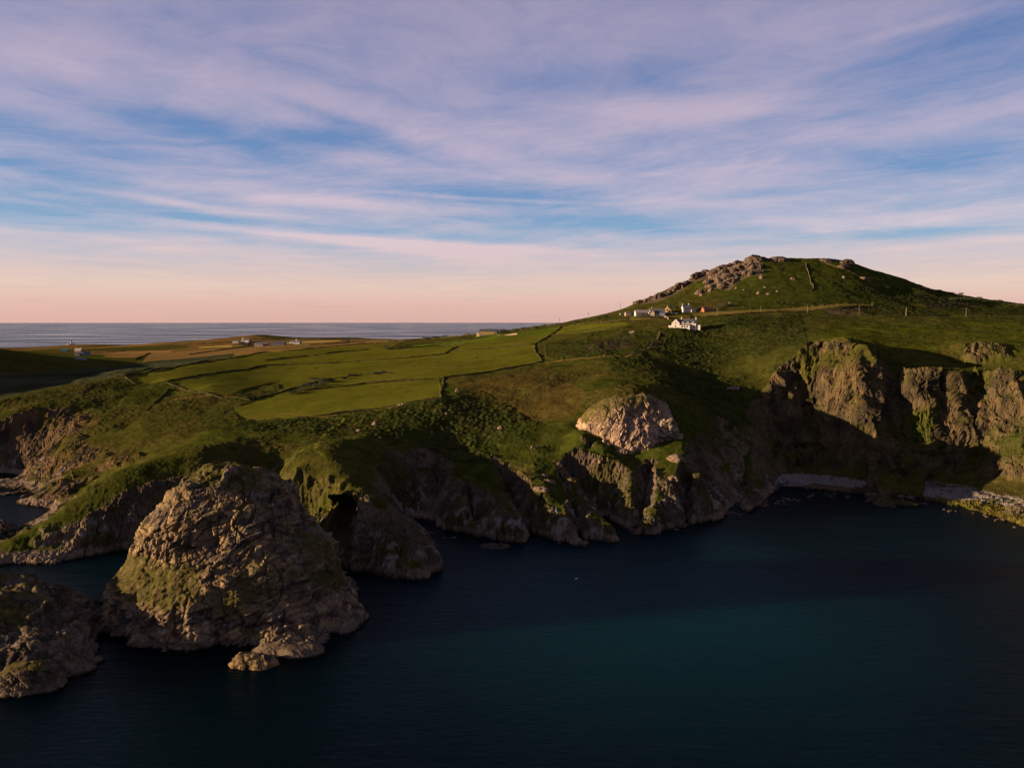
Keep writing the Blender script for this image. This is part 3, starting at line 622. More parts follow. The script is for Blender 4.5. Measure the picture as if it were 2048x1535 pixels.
# worn paths
for pts, w, c in [([(470,838),(560,826),(640,832),(720,824),(800,812)], 1.2, DRY*.7), ([(1320,665),(1312,690),(1290,703),(1250,712),(1160,716),(1092,724)], 1.3, DRY*.8), ([(640,835),(690,838),(655,862),(640,880),(630,900),(650,912)], 1.0, GRASS*1.5),
                  ([(345,800),(420,790),(470,795)], 1.4, DRY*.7), ([(1645,524),(1690,540),(1740,562)], 1.2, DRY*1.6)]:
    W = [hit(x, y, GZ0) for x, y in pts]; dmin = np.full(len(GX), 1e9)
    for a, b in zip(W[:-1], W[1:]):
        ax, ay, bx, by = a[0], a[1], b[0], b[1]; l2 = (bx-ax)**2+(by-ay)**2 or 1
        t = np.clip(((GX-ax)*(bx-ax)+(GY-ay)*(by-ay))/l2, 0, 1); dmin = np.minimum(dmin, (GX-ax-t*(bx-ax))**2+(GY-ay-t*(by-ay))**2)
    C = mixc(C, c, sstep(w*1.6, w*.5, np.sqrt(dmin)+g2*.5)*.8)
C = np.clip(C, 0.002, 0.6)
keep = V[:,2] > -9
ter = grid_mesh('terrain', V, NR, NC, C, smooth=(rk < 0.5), keep=keep); tag(ter, kind='structure')

# ------------------------------------------------------------------ sea and seabed
def water_material():
    mt = bpy.data.materials.new('sea_water'); mt.use_nodes = True; nt = mt.node_tree; N = nt.nodes; L = nt.links
    b = N['Principled BSDF']; b.inputs['Roughness'].default_value = 0.17; b.inputs['IOR'].default_value = 1.08
    geo = N.new('ShaderNodeNewGeometry'); mp = N.new('ShaderNodeMapping'); mp.inputs['Rotation'].default_value = (0, 0, R(18)); mp.inputs['Scale'].default_value = (0.10, 0.32, 1)
    L.new(geo.outputs['Position'], mp.inputs[0])
    n1 = N.new('ShaderNodeTexNoise'); n1.inputs['Scale'].default_value = 1.6; n1.inputs['Detail'].default_value = 5; n1.inputs['Roughness'].default_value = 0.6; n1.inputs['Distortion'].default_value = 0.4
    L.new(mp.outputs[0], n1.inputs['Vector'])
    bp = N.new('ShaderNodeBump'); bp.inputs['Strength'].default_value = 0.6; bp.inputs['Distance'].default_value = 1.0
    n3 = N.new('ShaderNodeTexNoise'); n3.inputs['Scale'].default_value = 0.22; n3.inputs['Detail'].default_value = 3; L.new(mp.outputs[0], n3.inputs['Vector'])
    mh = N.new('ShaderNodeMath'); mh.operation = 'MULTIPLY_ADD'; L.new(n3.outputs[0], mh.inputs[0]); mh.inputs[1].default_value = 2.5; L.new(n1.outputs[0], mh.inputs[2])
    L.new(mh.outputs[0], bp.inputs['Height'])
    n4 = N.new('ShaderNodeTexNoise'); n4.inputs['Scale'].default_value = 0.0035; n4.inputs['Detail'].default_value = 4; L.new(mp.outputs[0], n4.inputs['Vector']); mp4 = N.new('ShaderNodeMapping'); mp4.inputs['Scale'].default_value = (.25, 1, 1); L.new(geo.outputs['Position'], mp4.inputs[0]); L.new(mp4.outputs[0], n4.inputs['Vector'])
    mr4 = N.new('ShaderNodeMapRange'); mr4.inputs[1].default_value = .38; mr4.inputs[2].default_value = .62; mr4.inputs[3].default_value = .10; mr4.inputs[4].default_value = .34; L.new(n4.outputs[0], mr4.inputs[0]); L.new(mr4.outputs[0], b.inputs['Roughness']); L.new(bp.outputs[0], b.inputs['Normal'])
    # depth and weed patches give the body colour of the water
    n2 = N.new('ShaderNodeTexNoise'); n2.inputs['Scale'].default_value = 0.006; n2.inputs['Detail'].default_value = 3; L.new(geo.outputs['Position'], n2.inputs['Vector'])
    cr = N.new('ShaderNodeValToRGB'); e = cr.color_ramp.elements; e[0].position = .38; e[0].color = (0.0002, .0022, .0036, 1); e[1].position = .66; e[1].color = (0.0003, .0050, .0080, 1)
    L.new(n2.outputs[0], cr.inputs[0])
    b.subsurface_method = 'BURLEY'; b.inputs['Subsurface Weight'].default_value = 1.0; b.inputs['Subsurface Radius'].default_value = (1, 1, 1); b.inputs['Subsurface Scale'].default_value = 45.0
    # lighter teal glow painted into the water colour in mid-bay
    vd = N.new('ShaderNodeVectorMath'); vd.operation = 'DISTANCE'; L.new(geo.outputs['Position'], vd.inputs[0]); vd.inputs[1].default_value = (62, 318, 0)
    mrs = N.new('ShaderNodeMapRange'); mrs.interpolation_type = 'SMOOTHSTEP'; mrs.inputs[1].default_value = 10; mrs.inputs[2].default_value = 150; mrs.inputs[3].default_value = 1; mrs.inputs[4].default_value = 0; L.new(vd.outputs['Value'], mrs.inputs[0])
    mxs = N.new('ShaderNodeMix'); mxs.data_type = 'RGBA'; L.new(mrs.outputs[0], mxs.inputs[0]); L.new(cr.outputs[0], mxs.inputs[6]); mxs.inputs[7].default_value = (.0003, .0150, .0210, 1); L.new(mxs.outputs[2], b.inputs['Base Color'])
    return mt
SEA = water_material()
bm = bmesh.new()
rad = [0, 60, 150, 300, 600, 1200, 2500, 5000, 12000, 30000, 60000, 90000]; ns = 96; prev = None
for k, r in enumerate(rad):
    ring = [bm.verts.new((0, 0, 0))] if r == 0 else [bm.verts.new((r*math.cos(2*math.pi*i/ns), r*math.sin(2*math.pi*i/ns), 0)) for i in range(ns)]
    if prev:
        for i in range(ns):
            j = (i+1) % ns
            bm.faces.new((prev[0], ring[i], ring[j]) if len(prev) == 1 else (prev[i], ring[i], ring[j], prev[j]))
    prev = ring
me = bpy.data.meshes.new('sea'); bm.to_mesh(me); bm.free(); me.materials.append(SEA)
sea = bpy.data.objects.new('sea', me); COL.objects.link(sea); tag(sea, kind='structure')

# ------------------------------------------------------------------ free-standing rocks built from level contours
def contour_rock(name, centre, levels, na=900, step=0.35, seed=0, relief=1.0, bands=(), bed=.55, dip=(.35, .1, .9), grass=.5, col=ROCK, col2=ROCKD, zgrass=12.0, base=True, scale=1.0, lichen=.3, tan=True):
    """levels: (z, radii list round the compass from +x anticlockwise, optional centre shift)"""
    ang = np.linspace(0, 2*math.pi, na, endpoint=False)
    zs = [l[0] for l in levels]; RR = []; CX = []; CY = []
    for l in levels:
        r = np.array(l[1] if isinstance(l[1], (list, tuple)) else [l[1]]*8, float); k = len(r); t = ang/(2*math.pi)*k; i = np.floor(t).astype(int); f = t-i
        p0, p1, p2, p3 = r[(i-1) % k], r[i % k], r[(i+1) % k], r[(i+2) % k]
        RR.append(p1+.5*f*(p2-p0+f*(2*p0-5*p1+4*p2-p3+f*(3*(p1-p2)+p3-p0)))); s = l[2] if len(l) > 2 else (0, 0); CX.append(s[0]); CY.append(s[1])
    RR = np.maximum(np.array(RR), 0.0); pts = np.stack([RR*np.cos(ang)+np.array(CX)[:,None], RR*np.sin(ang)+np.array(CY)[:,None], np.repeat(np.array(zs)[:,None], na, 1)], -1)
    L = np.linalg.norm(np.diff(pts, axis=0), axis=-1).mean(1); s = np.concatenate([[0], np.cumsum(L)]); n = max(8, int(s[-1]/step)); t = np.linspace(0, s[-1], n)
    V = np.empty((n, na, 3))
    for a, tt in enumerate(t):
        k = min(np.searchsorted(s, tt, side='right')-1, len(s)-2); f = (tt-s[k])/max(s[k+1]-s[k], 1e-6); V[a] = pts[k]*(1-f)+pts[k+1]*f
    V[:,:,0] += centre[0]; V[:,:,1] += centre[1]; V = V.reshape(-1, 3).astype(np.float32)
    # soften the contour creases
    G = V.reshape(n, na, 3)
    for _ in range(3): G[1:-1] = .25*G[:-2]+.5*G[1:-1]+.25*G[2:]
    V = G.reshape(-1, 3); nn = -grid_normals(V, n, na, True) ; c = V.mean(0); out = ((V-c)*nn).sum(1).mean(); nn *= 1 if out > 0 else -1
    Q = V/np.float32(scale); wq = np.stack([fbm(Q*np.float32(.07), 3, seed+1), fbm(Q*np.float32(.07), 3, seed+2), fbm(Q*np.float32(.07), 3, seed+3)], 1)*4
    d = fbm(Q*np.float32(.05), 3, seed+4)*3.4 + ridged((Q+wq)*np.array([.075, .075, .028], np.float32), 4, seed+5, .45)*2.4
    dv = np.array(dip, np.float32); dv /= np.linalg.norm(dv); sp = (Q+wq*.25)@dv
    axu = np.cross(dv, [0, 1, .2]); axu /= np.linalg.norm(axu); axv = np.cross(dv, axu); B = np.stack([sp*.36, (Q@axu.astype(np.float32))*.17, (Q@axv.astype(np.float32))*.13], 1).astype(np.float32)
    c1, c2, cv = cells(B, seed+6); crack = sstep(.09, 0, c2-c1); d += (cv-.5)*2.0-crack*.8
    h1, h2, hv3 = cells(np.stack([Q[:,0]*.10, Q[:,1]*.10, Q[:,2]*.055], 1).astype(np.float32)+wq*.015, seed+30); d += (hv3-.5)*2.6-sstep(.05, 0, h2-h1)*.6
    tb = sp*.42+.9*fbm(Q*np.float32(.05), 3, seed+20); fl = np.floor(tb); frc = (tb-fl).astype(np.float32); hb = hashf(fl.astype(np.int64), np.zeros(len(fl), np.int64), np.zeros(len(fl), np.int64), seed+21); d += ((sstep(0, .3, frc)-frc)*.9+(hb-.5)*.9)*bed
    tb = sp*1.5+1.2*fbm(Q*np.float32(.12), 3, seed+22); frc2 = (tb-np.floor(tb)).astype(np.float32); d += (sstep(0, .3, frc2)-frc2)*.42*bed
    j1 = sstep(.08, 0, np.abs(vnoise(Q*np.array([.17, .17, .05], np.float32)+wq*.05, seed+23))); j2 = sstep(.09, 0, np.abs(vnoise(Q*np.array([.5, .5, .2], np.float32), seed+24))); d -= j1*1.1+j2*.4
    B2 = np.stack([sp*1.1, (Q@axu.astype(np.float32))*.42, (Q@axv.astype(np.float32))*.34], 1).astype(np.float32)
    e1, e2, ev = cells(B2, seed+7); crack2 = sstep(.12, 0, e2-e1); d += (ev-.5)*.25-crack2*.2
    d += fbm(Q*np.float32(1.1), 3, seed+9)*.22
    flat0 = sstep(.62, .80, nn[:,2])
    veg = flat0*sstep(-.25, .15, fbm(Q*np.float32(.08), 3, seed+8)+grass-.5)*sstep(zgrass-3, zgrass+3, V[:,2])
    th = np.degrees(np.arctan2(V[:,1]-centre[1], V[:,0]-centre[0])) % 360; wv = fbm(Q*np.float32(.1), 4, seed+14)
    for z0, z1, a0, a1 in bands:
        veg = np.maximum(veg, sstep(z0-2, z0+2, V[:,2]+3*wv)*sstep(z1+2, z1-2, V[:,2]+3*wv)*sstep(a0-8, a0+8, th+20*wv)*sstep(a1+8, a1-8, th+20*wv))
    d = d*(1-.72*veg)+veg*fbm(Q*np.float32(.5), 3, seed+12)*.7
    V = V+nn*(d*relief*scale)[:,None]
    n2 = grid_normals(V, n, na, True); n2 *= np.sign((n2*nn).sum(1, keepdims=True)+1e-9)
    g = fbm(Q*np.float32(.25), 4, seed+10); g3 = fbm(Q*np.float32(.9), 3, seed+11)
    C = mixc(np.tile(np.array(col2, np.float32), (len(V), 1)), col, sstep(-.35, .3, g)); C *= (1+(cv-.5)*.5+(ev-.5)*.35)[:,None]; C *= (1-.4*np.maximum(np.maximum(crack, j1), crack2*.6))[:,None]
    C = mixc(C, LICH*.9, np.maximum(sstep(.25, .5, g3), sstep(.2, .5, fbm(Q*np.array([.35, .35, .1], np.float32), 4, seed+15)))*lichen)
    ms = sstep(.35, .75, n2[:,2]+.25*g3)*sstep(zgrass-4, zgrass+2, V[:,2])*sstep(-.2, .3, g+grass-.4); C = mixc(C, OLIVE*1.15, ms*.75)
    C = mixc(C, mixc(np.tile(np.array((.082,.075,.017), np.float32), (len(V), 1)), (.055,.042,.018), sstep(-.1, .4, g)), np.clip(veg*1.3*sstep(-.45, .25, g3+.25), 0, 1)*.88)
    if tan:
        C = mixc(C, (.15,.115,.085), sstep(3.4, 2.2, V[:,2]+.8*g)*.85); C = mixc(C, WEED, sstep(.9, .4, V[:,2]))
    return grid_mesh(name, V, n, na, np.clip(C, .002, .6), smooth=False, wrap=True)

stack = contour_rock('sea_stack', (-114, 312), [
    (-5,  [52,47,48,52,53,50,47,48,50,50,47,47,48,50,61,66]),
    (0,   [49,44,45,49,50,47,44,45,47.5,47,44,44,45,47,57,62]),
    (3,   [48,43,44,48,49,46,43,44,47,46,43,42,43,45,52,55]),
    (8,   [47,42,43,47,48,45,42,43,46,45,41.5,40,40,43,47,49]),
    (14,  [45,40,41,45,46,37,38,41,44,42.5,39.5,38.5,38.5,40.5,42,44]),
    (19,  [43.5,39,39,43,44,40,36,39,41,37,33,32.5,33,37,40,42.5]),
    (25,  [41,37,37,40,41,37,34,36,38.5,33,27,26,26.5,33,37,40]),
    (29,  [37,33,34,36,36,33,32,34,36,33,28,26,26,29,33,36]),
    (32,  [31,31,30,29,28,29,30,32,34,32,27.5,25.5,25,27,29,31]),
    (42,  [28.5,27,25,24,24,24,24,25,26.5,26,23.5,22,21,23,25,27]),
    (50,  [22.5,21,19,18,17,17,17,17,18,18.5,18,17,16,17,19,21]),
    (55,  [14,14,14,12,11,10,10,10,11.5,12,12.5,12,12,12,13,14]),
    (58,  [7,7,7,7,6,6,6,6,7,7,7,7,7,7,7,7]), (59.2, 0.0)], na=1000, step=.33, seed=200, dip=(-.45, .25, .85), grass=.4, bands=[(13,24,165,268),(13,22,283,296),(53,60,150,290),(10,32,335,360)], col=(.33,.23,.13), col2=(.105,.082,.064))
tag(stack, 'tall dome-shaped grassy rock rising from the dark sea in front of the headland', 'sea stack')
p = PZ(497, 1338, 0)
r1 = contour_rock('rock', (p[0], p[1]+4), [(-2, [9,7,5,6,8,5,4,7]), (0, [8,6,4.5,5,7,4.5,3.6,6]), (2.4, [5.5,4,3,3.4,4.6,3,2.5,4]), (3.6, 0)], na=200, step=.3, seed=300, relief=.5, grass=-1, scale=.5, col=(.30,.20,.09), lichen=0, tan=False)
tag(r1, 'low orange-lit rock at the front foot of the tall sea stack', 'rock')
p = PZ(560, 1312, 0)
r1b = contour_rock('rock', (p[0], p[1]+4), [(-2, [17,12,6,8,12,6,5,11]), (0, [16,11,5.5,7,11,5.5,4.6,10]), (2.2, [11,8,4,5,8,4,3,7]), (3.4, 0)], na=300, step=.3, seed=310, relief=.22, grass=-1, scale=.6, lichen=.2)
tag(r1b, 'long low rock ledge joining the front right foot of the sea stack', 'rock')
r2 = contour_rock('foreground_rock', (-200, 277), [
    (-4, [52,47,40,36,38,46,56,62,66,62,54,46,42,40,48,70]), (0, [49,44,37,34,36,44,54,60,64,60,52,44,40,37,45,67]), (5, [46,41,34,31,33,41,50,56,60,56,48,40,36,33,40,58]),
    (10, [40,36,30,27,30,38,46,52,55,51,43,36,32,30,34,45], (0, 2)), (15, [36,32,26,22,25,32,38,44,46,42,36,30,26,25,28,34], (-3, 4)), (18, [22,20,17,15,18,24,30,32,34,30,26,22,19,17,18,20], (-8, 6)), (22, [20,16,12,12,14,16,20,22,22,20,18,16,14,12,13,16], (-24, 8)), (26, 7, (-27, 8)), (27, 0, (-27, 8))],
    na=900, step=.33, seed=400, dip=(.2, .5, .8), grass=.35, zgrass=13)
tag(r2, 'dark craggy sea rock at the left edge with pale streaks, left of the channel', 'rock')
p = PZ(50, 1398, 0)
r3 = contour_rock('rock', (p[0]-1, p[1]+8), [(-2, [10,9,8,9,14,10,8,9]), (0, [9.5,8,7.5,8,13,9.5,7.5,8]), (4, [8,7,6,7,12,8,5.5,6.5]), (7.4, [6.5,5,4,4.5,8,5,3.8,5]), (8.8, 0)], na=340, step=.25, seed=500, relief=.6, grass=.3, zgrass=4, scale=.6, lichen=.1)
tag(r3, 'small brown mossy rock in the bottom left corner by the water', 'rock')
cr = contour_rock('crag', (79, 516), [(26, [33,38,40,38,37,34,30,31]), (36, [31,36,38,36,36,31,27,29]), (44, [29,34,36,34,36,28,24,26]), (51, [27,31,32,30,33,24,19,23], (0, 1)), (58, [23,26,26,24,28,20,14,18], (0, 2)), (63, [18,19,18,16,20,14,9,13], (1, 3)), (65.5, [12,13,11,9,11,8,5,9], (2, 3)), (66.8, 0, (2, 3))],
    na=700, step=.42, seed=600, dip=(-.75, -.2, .5), grass=.42, zgrass=56, col=(.44,.30,.20), col2=(.25,.17,.12), lichen=.2, relief=.7, tan=False, bed=.3, bands=[(50,67,95,212),(60,68,212,300)])
cr_name = tag(cr, 'pale rounded rock crag standing out of the grassy slope above the buttresses', 'crag')

# ------------------------------------------------------------------ small rocks
def small_rock(px, py, w, h, label, name='rock', cat='rock', group=None, d=None, seed=1, col=ROCK, col2=ROCKD, sea_=False, grass=-1, lichen=.3, na=110, step=None, sink=.25, rough=1.0):
    """w, h: width and height in metres; d: depth"""
    if sea_: X, Y, Z = PZ(px, py, 0.0); Y += (d or w)*.4; Z = -0.6
    else:
        X, Y, Z = hit(px, py)
    d = d or w*.8; rr = random.Random(seed); h *= .85
    a = [1+rr.uniform(-.22, .22)*rough for _ in range(9)]
    def ring(f, g): return [f*a[i]*(1+rr.uniform(-.08, .08)*rough)/math.sqrt((math.cos(t)/(w/2))**2+(math.sin(t)/(d/2))**2)*g for i, t in enumerate([k*2*math.pi/9 for k in range(9)])]
    z0 = Z-h*sink-(1.5 if sea_ else w*.12); sx, sy = rr.uniform(-.12, .12)*w, rr.uniform(-.1, .1)*d
    lv = [(z0, ring(1.06, 1)), (Z+.02*h, ring(1.0, 1)), (Z+.35*h, ring(.86, 1), (sx*.3, sy*.3)), (Z+.7*h, ring(.60, 1), (sx*.7, sy*.7)), (Z+.92*h, ring(.32, 1), (sx, sy)), (Z+h, 0, (sx, sy))]
    sc_ = max(.12, min(1.0, h/14.0)); st = step or max(.25, min(w, h)*.035)
    o = contour_rock(name, (X, Y), lv, na=na, step=st, seed=1000+seed*17, relief=1.0, grass=grass, zgrass=-50 if grass > 0 else 1e4, scale=sc_, col=col, col2=col2, lichen=lichen, tan=False)
    tag(o, label, cat, group); return o
PINK = np.array((.150,.105,.075)); PINKD = np.array((.062,.046,.036)); ORG = np.array((.16,.10,.055))
# ridge crags of the hill, left skyline
ORD = ['first', 'second', 'third', 'fourth', 'fifth', 'sixth', 'seventh', 'eighth', 'ninth', 'tenth', 'eleventh', 'twelfth']
for k, (x, y, w, h) in enumerate([(1286,604,16,4),(1302,599,16,6),(1316,596,14,8),(1328,591,15,8),(1339,587,12,6),(1350,580,13,7),(1363,574,16,8),(1375,568,14,6),(1388,559,12,5),(1403,552,20,8),(1416,546,20,6)]):
    small_rock(x, y, w*1.35, h*.85, ORD[k]+' crag from the left on the left skyline ridge of the hill', 'crag', 'crag', 'crags along the left ridge of the hill', d=w*.7, seed=10+k, col=PINK, col2=PINKD, lichen=.15, step=.5, rough=1.8)
rws = [('top row', [(1432,545,16,6),(1441,540,14,7),(1451,536,16,7),(1462,532,15,6),(1472,527,15,7),(1482,523,15,6),(1492,521,14,8)]), ('second row', [(1438,552,17,6),(1449,548,15,7),(1460,544,17,7),(1471,540,14,6),(1481,536,16,8),(1492,533,13,6),(1502,532,14,7),(1513,536,14,7)]),
       ('third row', [(1430,562,15,5),(1440,560,16,7),(1451,557,14,6),(1462,553,17,8),(1473,548,13,5),(1489,545,13,5),(1500,545,13,6),(1510,547,14,7),(1519,544,12,6)]), ('bottom row', [(1424,572,13,4),(1433,571,14,5),(1443,569,16,6),(1454,567,14,5),(1464,562,14,6),(1474,557,10,4),(1452,575,9,3)])]
q = 40
for rn, L_ in rws:
    for k, (x, y, w, h) in enumerate(L_):
        q += 1; small_rock(x, y, w*1.5, h*.75, ORD[k]+' rock mass from the left in the '+rn+' of the large crag', 'crag', 'crag', 'outcrops of the large crag below the summit', d=w*.8, seed=q, col=PINK*1.25, col2=PINKD*1.1, lichen=.25, step=.45, rough=2.2)
small_rock(1508, 522, 28, 9, 'jagged summit crag at the top left of the hill', 'crag', 'crag', seed=90, col=PINK, col2=PINKD, step=.6)
small_rock(1526, 520, 15, 5, 'small dark knob right of the summit crag', 'crag', 'crag', seed=91, col=PINKD, col2=PINKD, step=.6)
small_rock(1560, 519, 26, 5, 'low rounded crag on the hill skyline right of the summit', 'crag', 'crag', seed=92, col=PINK, col2=PINKD, step=.6)
small_rock(1655, 521, 28, 3.5, 'flat brown crag at the right end of the hilltop', 'crag', 'crag', seed=93, col=PINK*.8, col2=PINKD, step=.6)
small_rock(1690, 525, 22, 4.5, 'dark knobbly crag where the hilltop begins to fall to the right', 'crag', 'crag', seed=94, col=PINK*.8, col2=PINKD, step=.6)
small_rock(1688, 534, 20, 4, 'brown rock face just under the right shoulder of the hill', 'crag', 'crag', seed=98, col=PINK*.9, col2=PINKD, step=.6)
small_rock(1728, 556, 16, 2, 'pale scree patch low on the right shoulder of the hill', 'crag', 'crag', seed=95, col=PINK*1.3, col2=PINK, step=.6)
small_rock(1405, 585, 17, 5, 'tan outcrop lying below the large crag', 'crag', 'crag', seed=96, col=PINK*1.2, col2=PINK*.6, step=.6)
small_rock(1423, 581, 9, 4, 'small pale boulder right of the tan outcrop', 'boulder', 'boulder', seed=97, col=PINK*1.4, col2=PINK, step=.6)
for k, (x, y, w, h) in enumerate([(1518,587,7,3),(1537,588,5,2.5),(1586,558,6,3),(1403,591,5,3),(1523,556,6,4),(1460,607,5,2),(1472,577,4,2),(1488,580,4,2),(1688,556,4,3),(1555,583,4,2),(1530,575,4,2)]):
    small_rock(x, y, w, h, 'pale boulder lying in the grass of the hillside', 'boulder', 'boulder', 'pale boulders on the hillside', seed=110+k, col=PINK*1.7, col2=PINK*1.2, na=48, step=.5)
small_rock(1330, 872, 15, 12, 'grey columnar knob against the right end of the pale crag', 'crag', 'crag', seed=105, col=(.36,.27,.20), col2=(.2,.15,.11), step=.35, na=220, rough=1.5)
# pale slabs and stones on the near slopes
for k, (x, y, w, h, lb) in enumerate([(1082,977,8,1.2,'pale slanting slab low on the second buttress'),(1097,962,8,1.3,'pale slab above the lower slab on the second buttress'),(1088,950,5,1,'topmost small pale slab on the second buttress'),(1243,902,9,1.8,'pale rock ledge in the grass at the foot of the round crag'),
        (1198,921,6,1.6,'small grey slab in the dark grass left below the round crag'),(1352,917,10,3,'pale rock knob on the grassy shoulder right of the round crag'),(1345,957,6,2,'pale rock step halfway down the last buttress'),(1466,775,10,1.2,'pale rock scar in the dark scrub right of the gully'),
        (750,849,4,3,'pinkish stone standing in the scrub below the field wall'),(717,862,3,2,'small pale stone left of the pinkish standing stone'),(915,783,3.5,2.5,'pale stone beside the corner of the lowest field'),(1000,856,3,2,'small white stone on the bracken slope'),
        (1066,896,3,2,'small pale stone on the slope left of the round crag'),(1496,877,3,2,'white stone in the shadowed slope near the tall cliff'),(893,828,2.5,1.8,'tiny white stone in dark scrub below the field corner')]):
    small_rock(x, y, w, h, lb, 'boulder', 'boulder', None, seed=130+k, col=PINK*1.7, col2=PINK*1.1, na=70, step=.25, rough=1.4)
# ledges and boulders at the waterline
for k, (x, y, w, h, lb) in enumerate([(992,1096,20,2.2,'flat pale rock ledge in the water before the first buttress'),(1275,1062,12,2,'flat rock ledge at the foot of the fourth buttress'),(1458,1028,16,2,'low tan rock ledge right of the last buttress'),(1575,1009,7,1.6,'pale flat rock in the water before the small beach'),
        (1780,1014,16,2.2,'broad tan rock at the waterline between the two beaches'),(1820,1010,13,2,'flat brown rock right of the broad tan rock'),(1742,1003,9,2.5,'dark reef rock left of the broad tan rock'),(1850,1009,9,1.6,'thin tan rock nearest the large beach'),
        (8,1098,12,5,'grey boulder at the tip of the long ridge'),(192,1206,5,2.6,'dark rock in the channel between the stack and the left rock'),(208,1203,2.5,1.2,'small rock awash in the channel'),(-2,1063,16,7,'dark rounded rock in the left inlet')]):
    small_rock(x, y, w, h, lb, 'rock', 'rock', None, d=w*.5, seed=160+k, col=(.10,.075,.055), col2=(.05,.038,.03), sea_=True, na=130, step=.25)
protos = []
def boulder_mesh(seed):
    b = bmesh.new(); bmesh.ops.create_icosphere(b, subdivisions=3, radius=1.0); q = np.array([v.co[:] for v in b.verts], np.float32)
    d = 1+.22*fbm(q*1.1+seed*3.1, 3, seed)+.0; c1, c2, cv = cells(q*1.3+seed, seed); d += (cv-.5)*.25
    for v, k in zip(b.verts, d): v.co *= float(k)
    for v in b.verts: v.co.z *= .65
    m_ = bpy.data.meshes.new('boulder'); b.to_mesh(m_); b.free()
    ca = m_.color_attributes.new('Col', 'FLOAT_COLOR', 'POINT'); cc = np.ones((len(m_.vertices), 4), np.float32); cc[:,:3] = np.array((.105,.08,.062))*(1+.35*fbm(q*2, 2, seed+5))[:,None]; ca.data.foreach_set('color', cc.ravel()); m_.materials.append(GROUND); return m_
BM = [boulder_mesh(k) for k in range(6)]; rb = random.Random(5)
def boulders(spots, n, lo, hi, label, group, sea_=True):
    for k in range(n):
        x, y = rb.choice(spots); x += rb.uniform(-14, 14); y += rb.uniform(-4, 4)
        if sea_: X, Y, Z = PZ(x, y, 0.25)
        else: X, Y, Z = hit(x, y)
        o = bpy.data.objects.new('boulder', rb.choice(BM)); COL.objects.link(o); r = rb.uniform(lo, hi)*(.6 if rb.random() < .6 else 1)
        o.location = (X, Y, Z); o.scale = (r*rb.uniform(.8, 1.4), r*rb.uniform(.7, 1.1), r*rb.uniform(.6, 1.0)); o.rotation_euler = (rb.uniform(-.3, .3), rb.uniform(-.3, .3), rb.uniform(0, 6.28))
        tag(o, label, 'boulder', group)
boulders([(1480,1026),(1500,1020),(1520,1012),(1540,1006),(1560,1000),(1590,1000),(1620,990),(1660,990),(1700,992)], 46, .6, 2.2, 'dark boulder awash in front of the small beach', 'boulders awash before the small beach')
boulders([(1750,990),(1770,996),(1790,998),(1810,996),(1830,996),(1755,1004)], 30, .8, 2.6, 'brown boulder heaped at the cliff foot between the two beaches', 'boulders between the beaches')
boulders([(1345,1052),(1355,1056),(1372,1050),(1390,1046),(1366,1062)], 14, .5, 1.8, 'pale boulder at the foot of the fourth buttress', 'boulders under the fourth buttress')
boulders([(15,968),(35,975),(55,962),(75,975),(95,985),(110,972),(60,990),(30,960),(85,965),(120,985)], 60, .8, 2.8, 'pale boulder on the dark shore of the left inlet', 'boulders of the left inlet')
boulders([(845,1064),(870,1068),(900,1072),(830,1070)], 14, .4, 1.4, 'small dark boulder in the little cove', 'boulders in the cove')
boulders([(1900,1018),(1950,1028),(2000,1040),(2040,1052),(1980,1030)], 24, .4, 1.2, 'weedy stone at the edge of the large beach', 'weedy stones of the large beach')

# ------------------------------------------------------------------ hedgebanks and walls
def bank(pix, label, w=2.4, h=1.7, name='hedgebank', cat='hedgebank', group='hedgebanks between the fields', col=(.038,.038,.014), col2=(.075,.060,.030), gaps=.15, world=None):
    W = world or [hit(x, y) for x, y in pix]; pts = []
    for a, b in zip(W[:-1], W[1:]):
        n = max(1, int(math.dist(a[:2], b[:2])/1.4))
        for k in range(n): pts.append((a[0]+(b[0]-a[0])*k/n, a[1]+(b[1]-a[1])*k/n))
    pts.append(W[-1][:2]); P = np.array(pts, np.float32); n = len(P)
    T = np.gradient(P, axis=0); T /= np.maximum(np.linalg.norm(T, axis=1, keepdims=True), 1e-6); Nn = np.stack([-T[:,1], T[:,0]], 1)
    P3_ = np.concatenate([P, np.zeros((n, 1), np.float32)], 1); sd_ = abs(hash(label)) % 97 if False else sum(map(ord, label)) % 97
    P += Nn*(fbm(P3_*np.float32(.05), 2, sd_+2)*1.6)[:,None]; hh = h*(.75+.55*fbm(P3_*np.float32(.12), 3, sd_)+.35*fbm(P3_*np.float32(.5), 2, sd_+1)); hh = np.where(fbm(P3_*np.float32(.06), 2, sd_+5) < -.45+gaps*.0, hh*.35, hh); hh = np.maximum(hh, .25)
    prof = [(-.5, -.6), (-.46, .35), (-.28, .85), (0, 1.0), (.28, .85), (.46, .35), (.5, -.6)]; rows_ = []
    base = np.array([gz_at(float(x), float(y)) for x, y in P])
    for u, v in prof:
        q = P+Nn*(u*w*(.8+.3*fbm(P3_*np.float32(.3)+u*5, 2, sd_+3)))[:,None]; z = base+np.where(v > 0, v*hh+.28*h*vnoise(P3_*np.float32(.7)+u*9, sd_+4), v)
        rows_.append(np.concatenate([q, z[:,None]], 1))
    V = np.stack(rows_, 0).reshape(-1, 3); g = fbm(V.astype(np.float32)*np.float32(.35), 3, 7)
    C = mixc(np.tile(np.array(col, np.float32), (len(V), 1)), col2, sstep(-.2, .5, g))
    o = grid_mesh(name, V, len(prof), n, C, smooth=True); tag(o, label, cat, group, 'thing'); return o
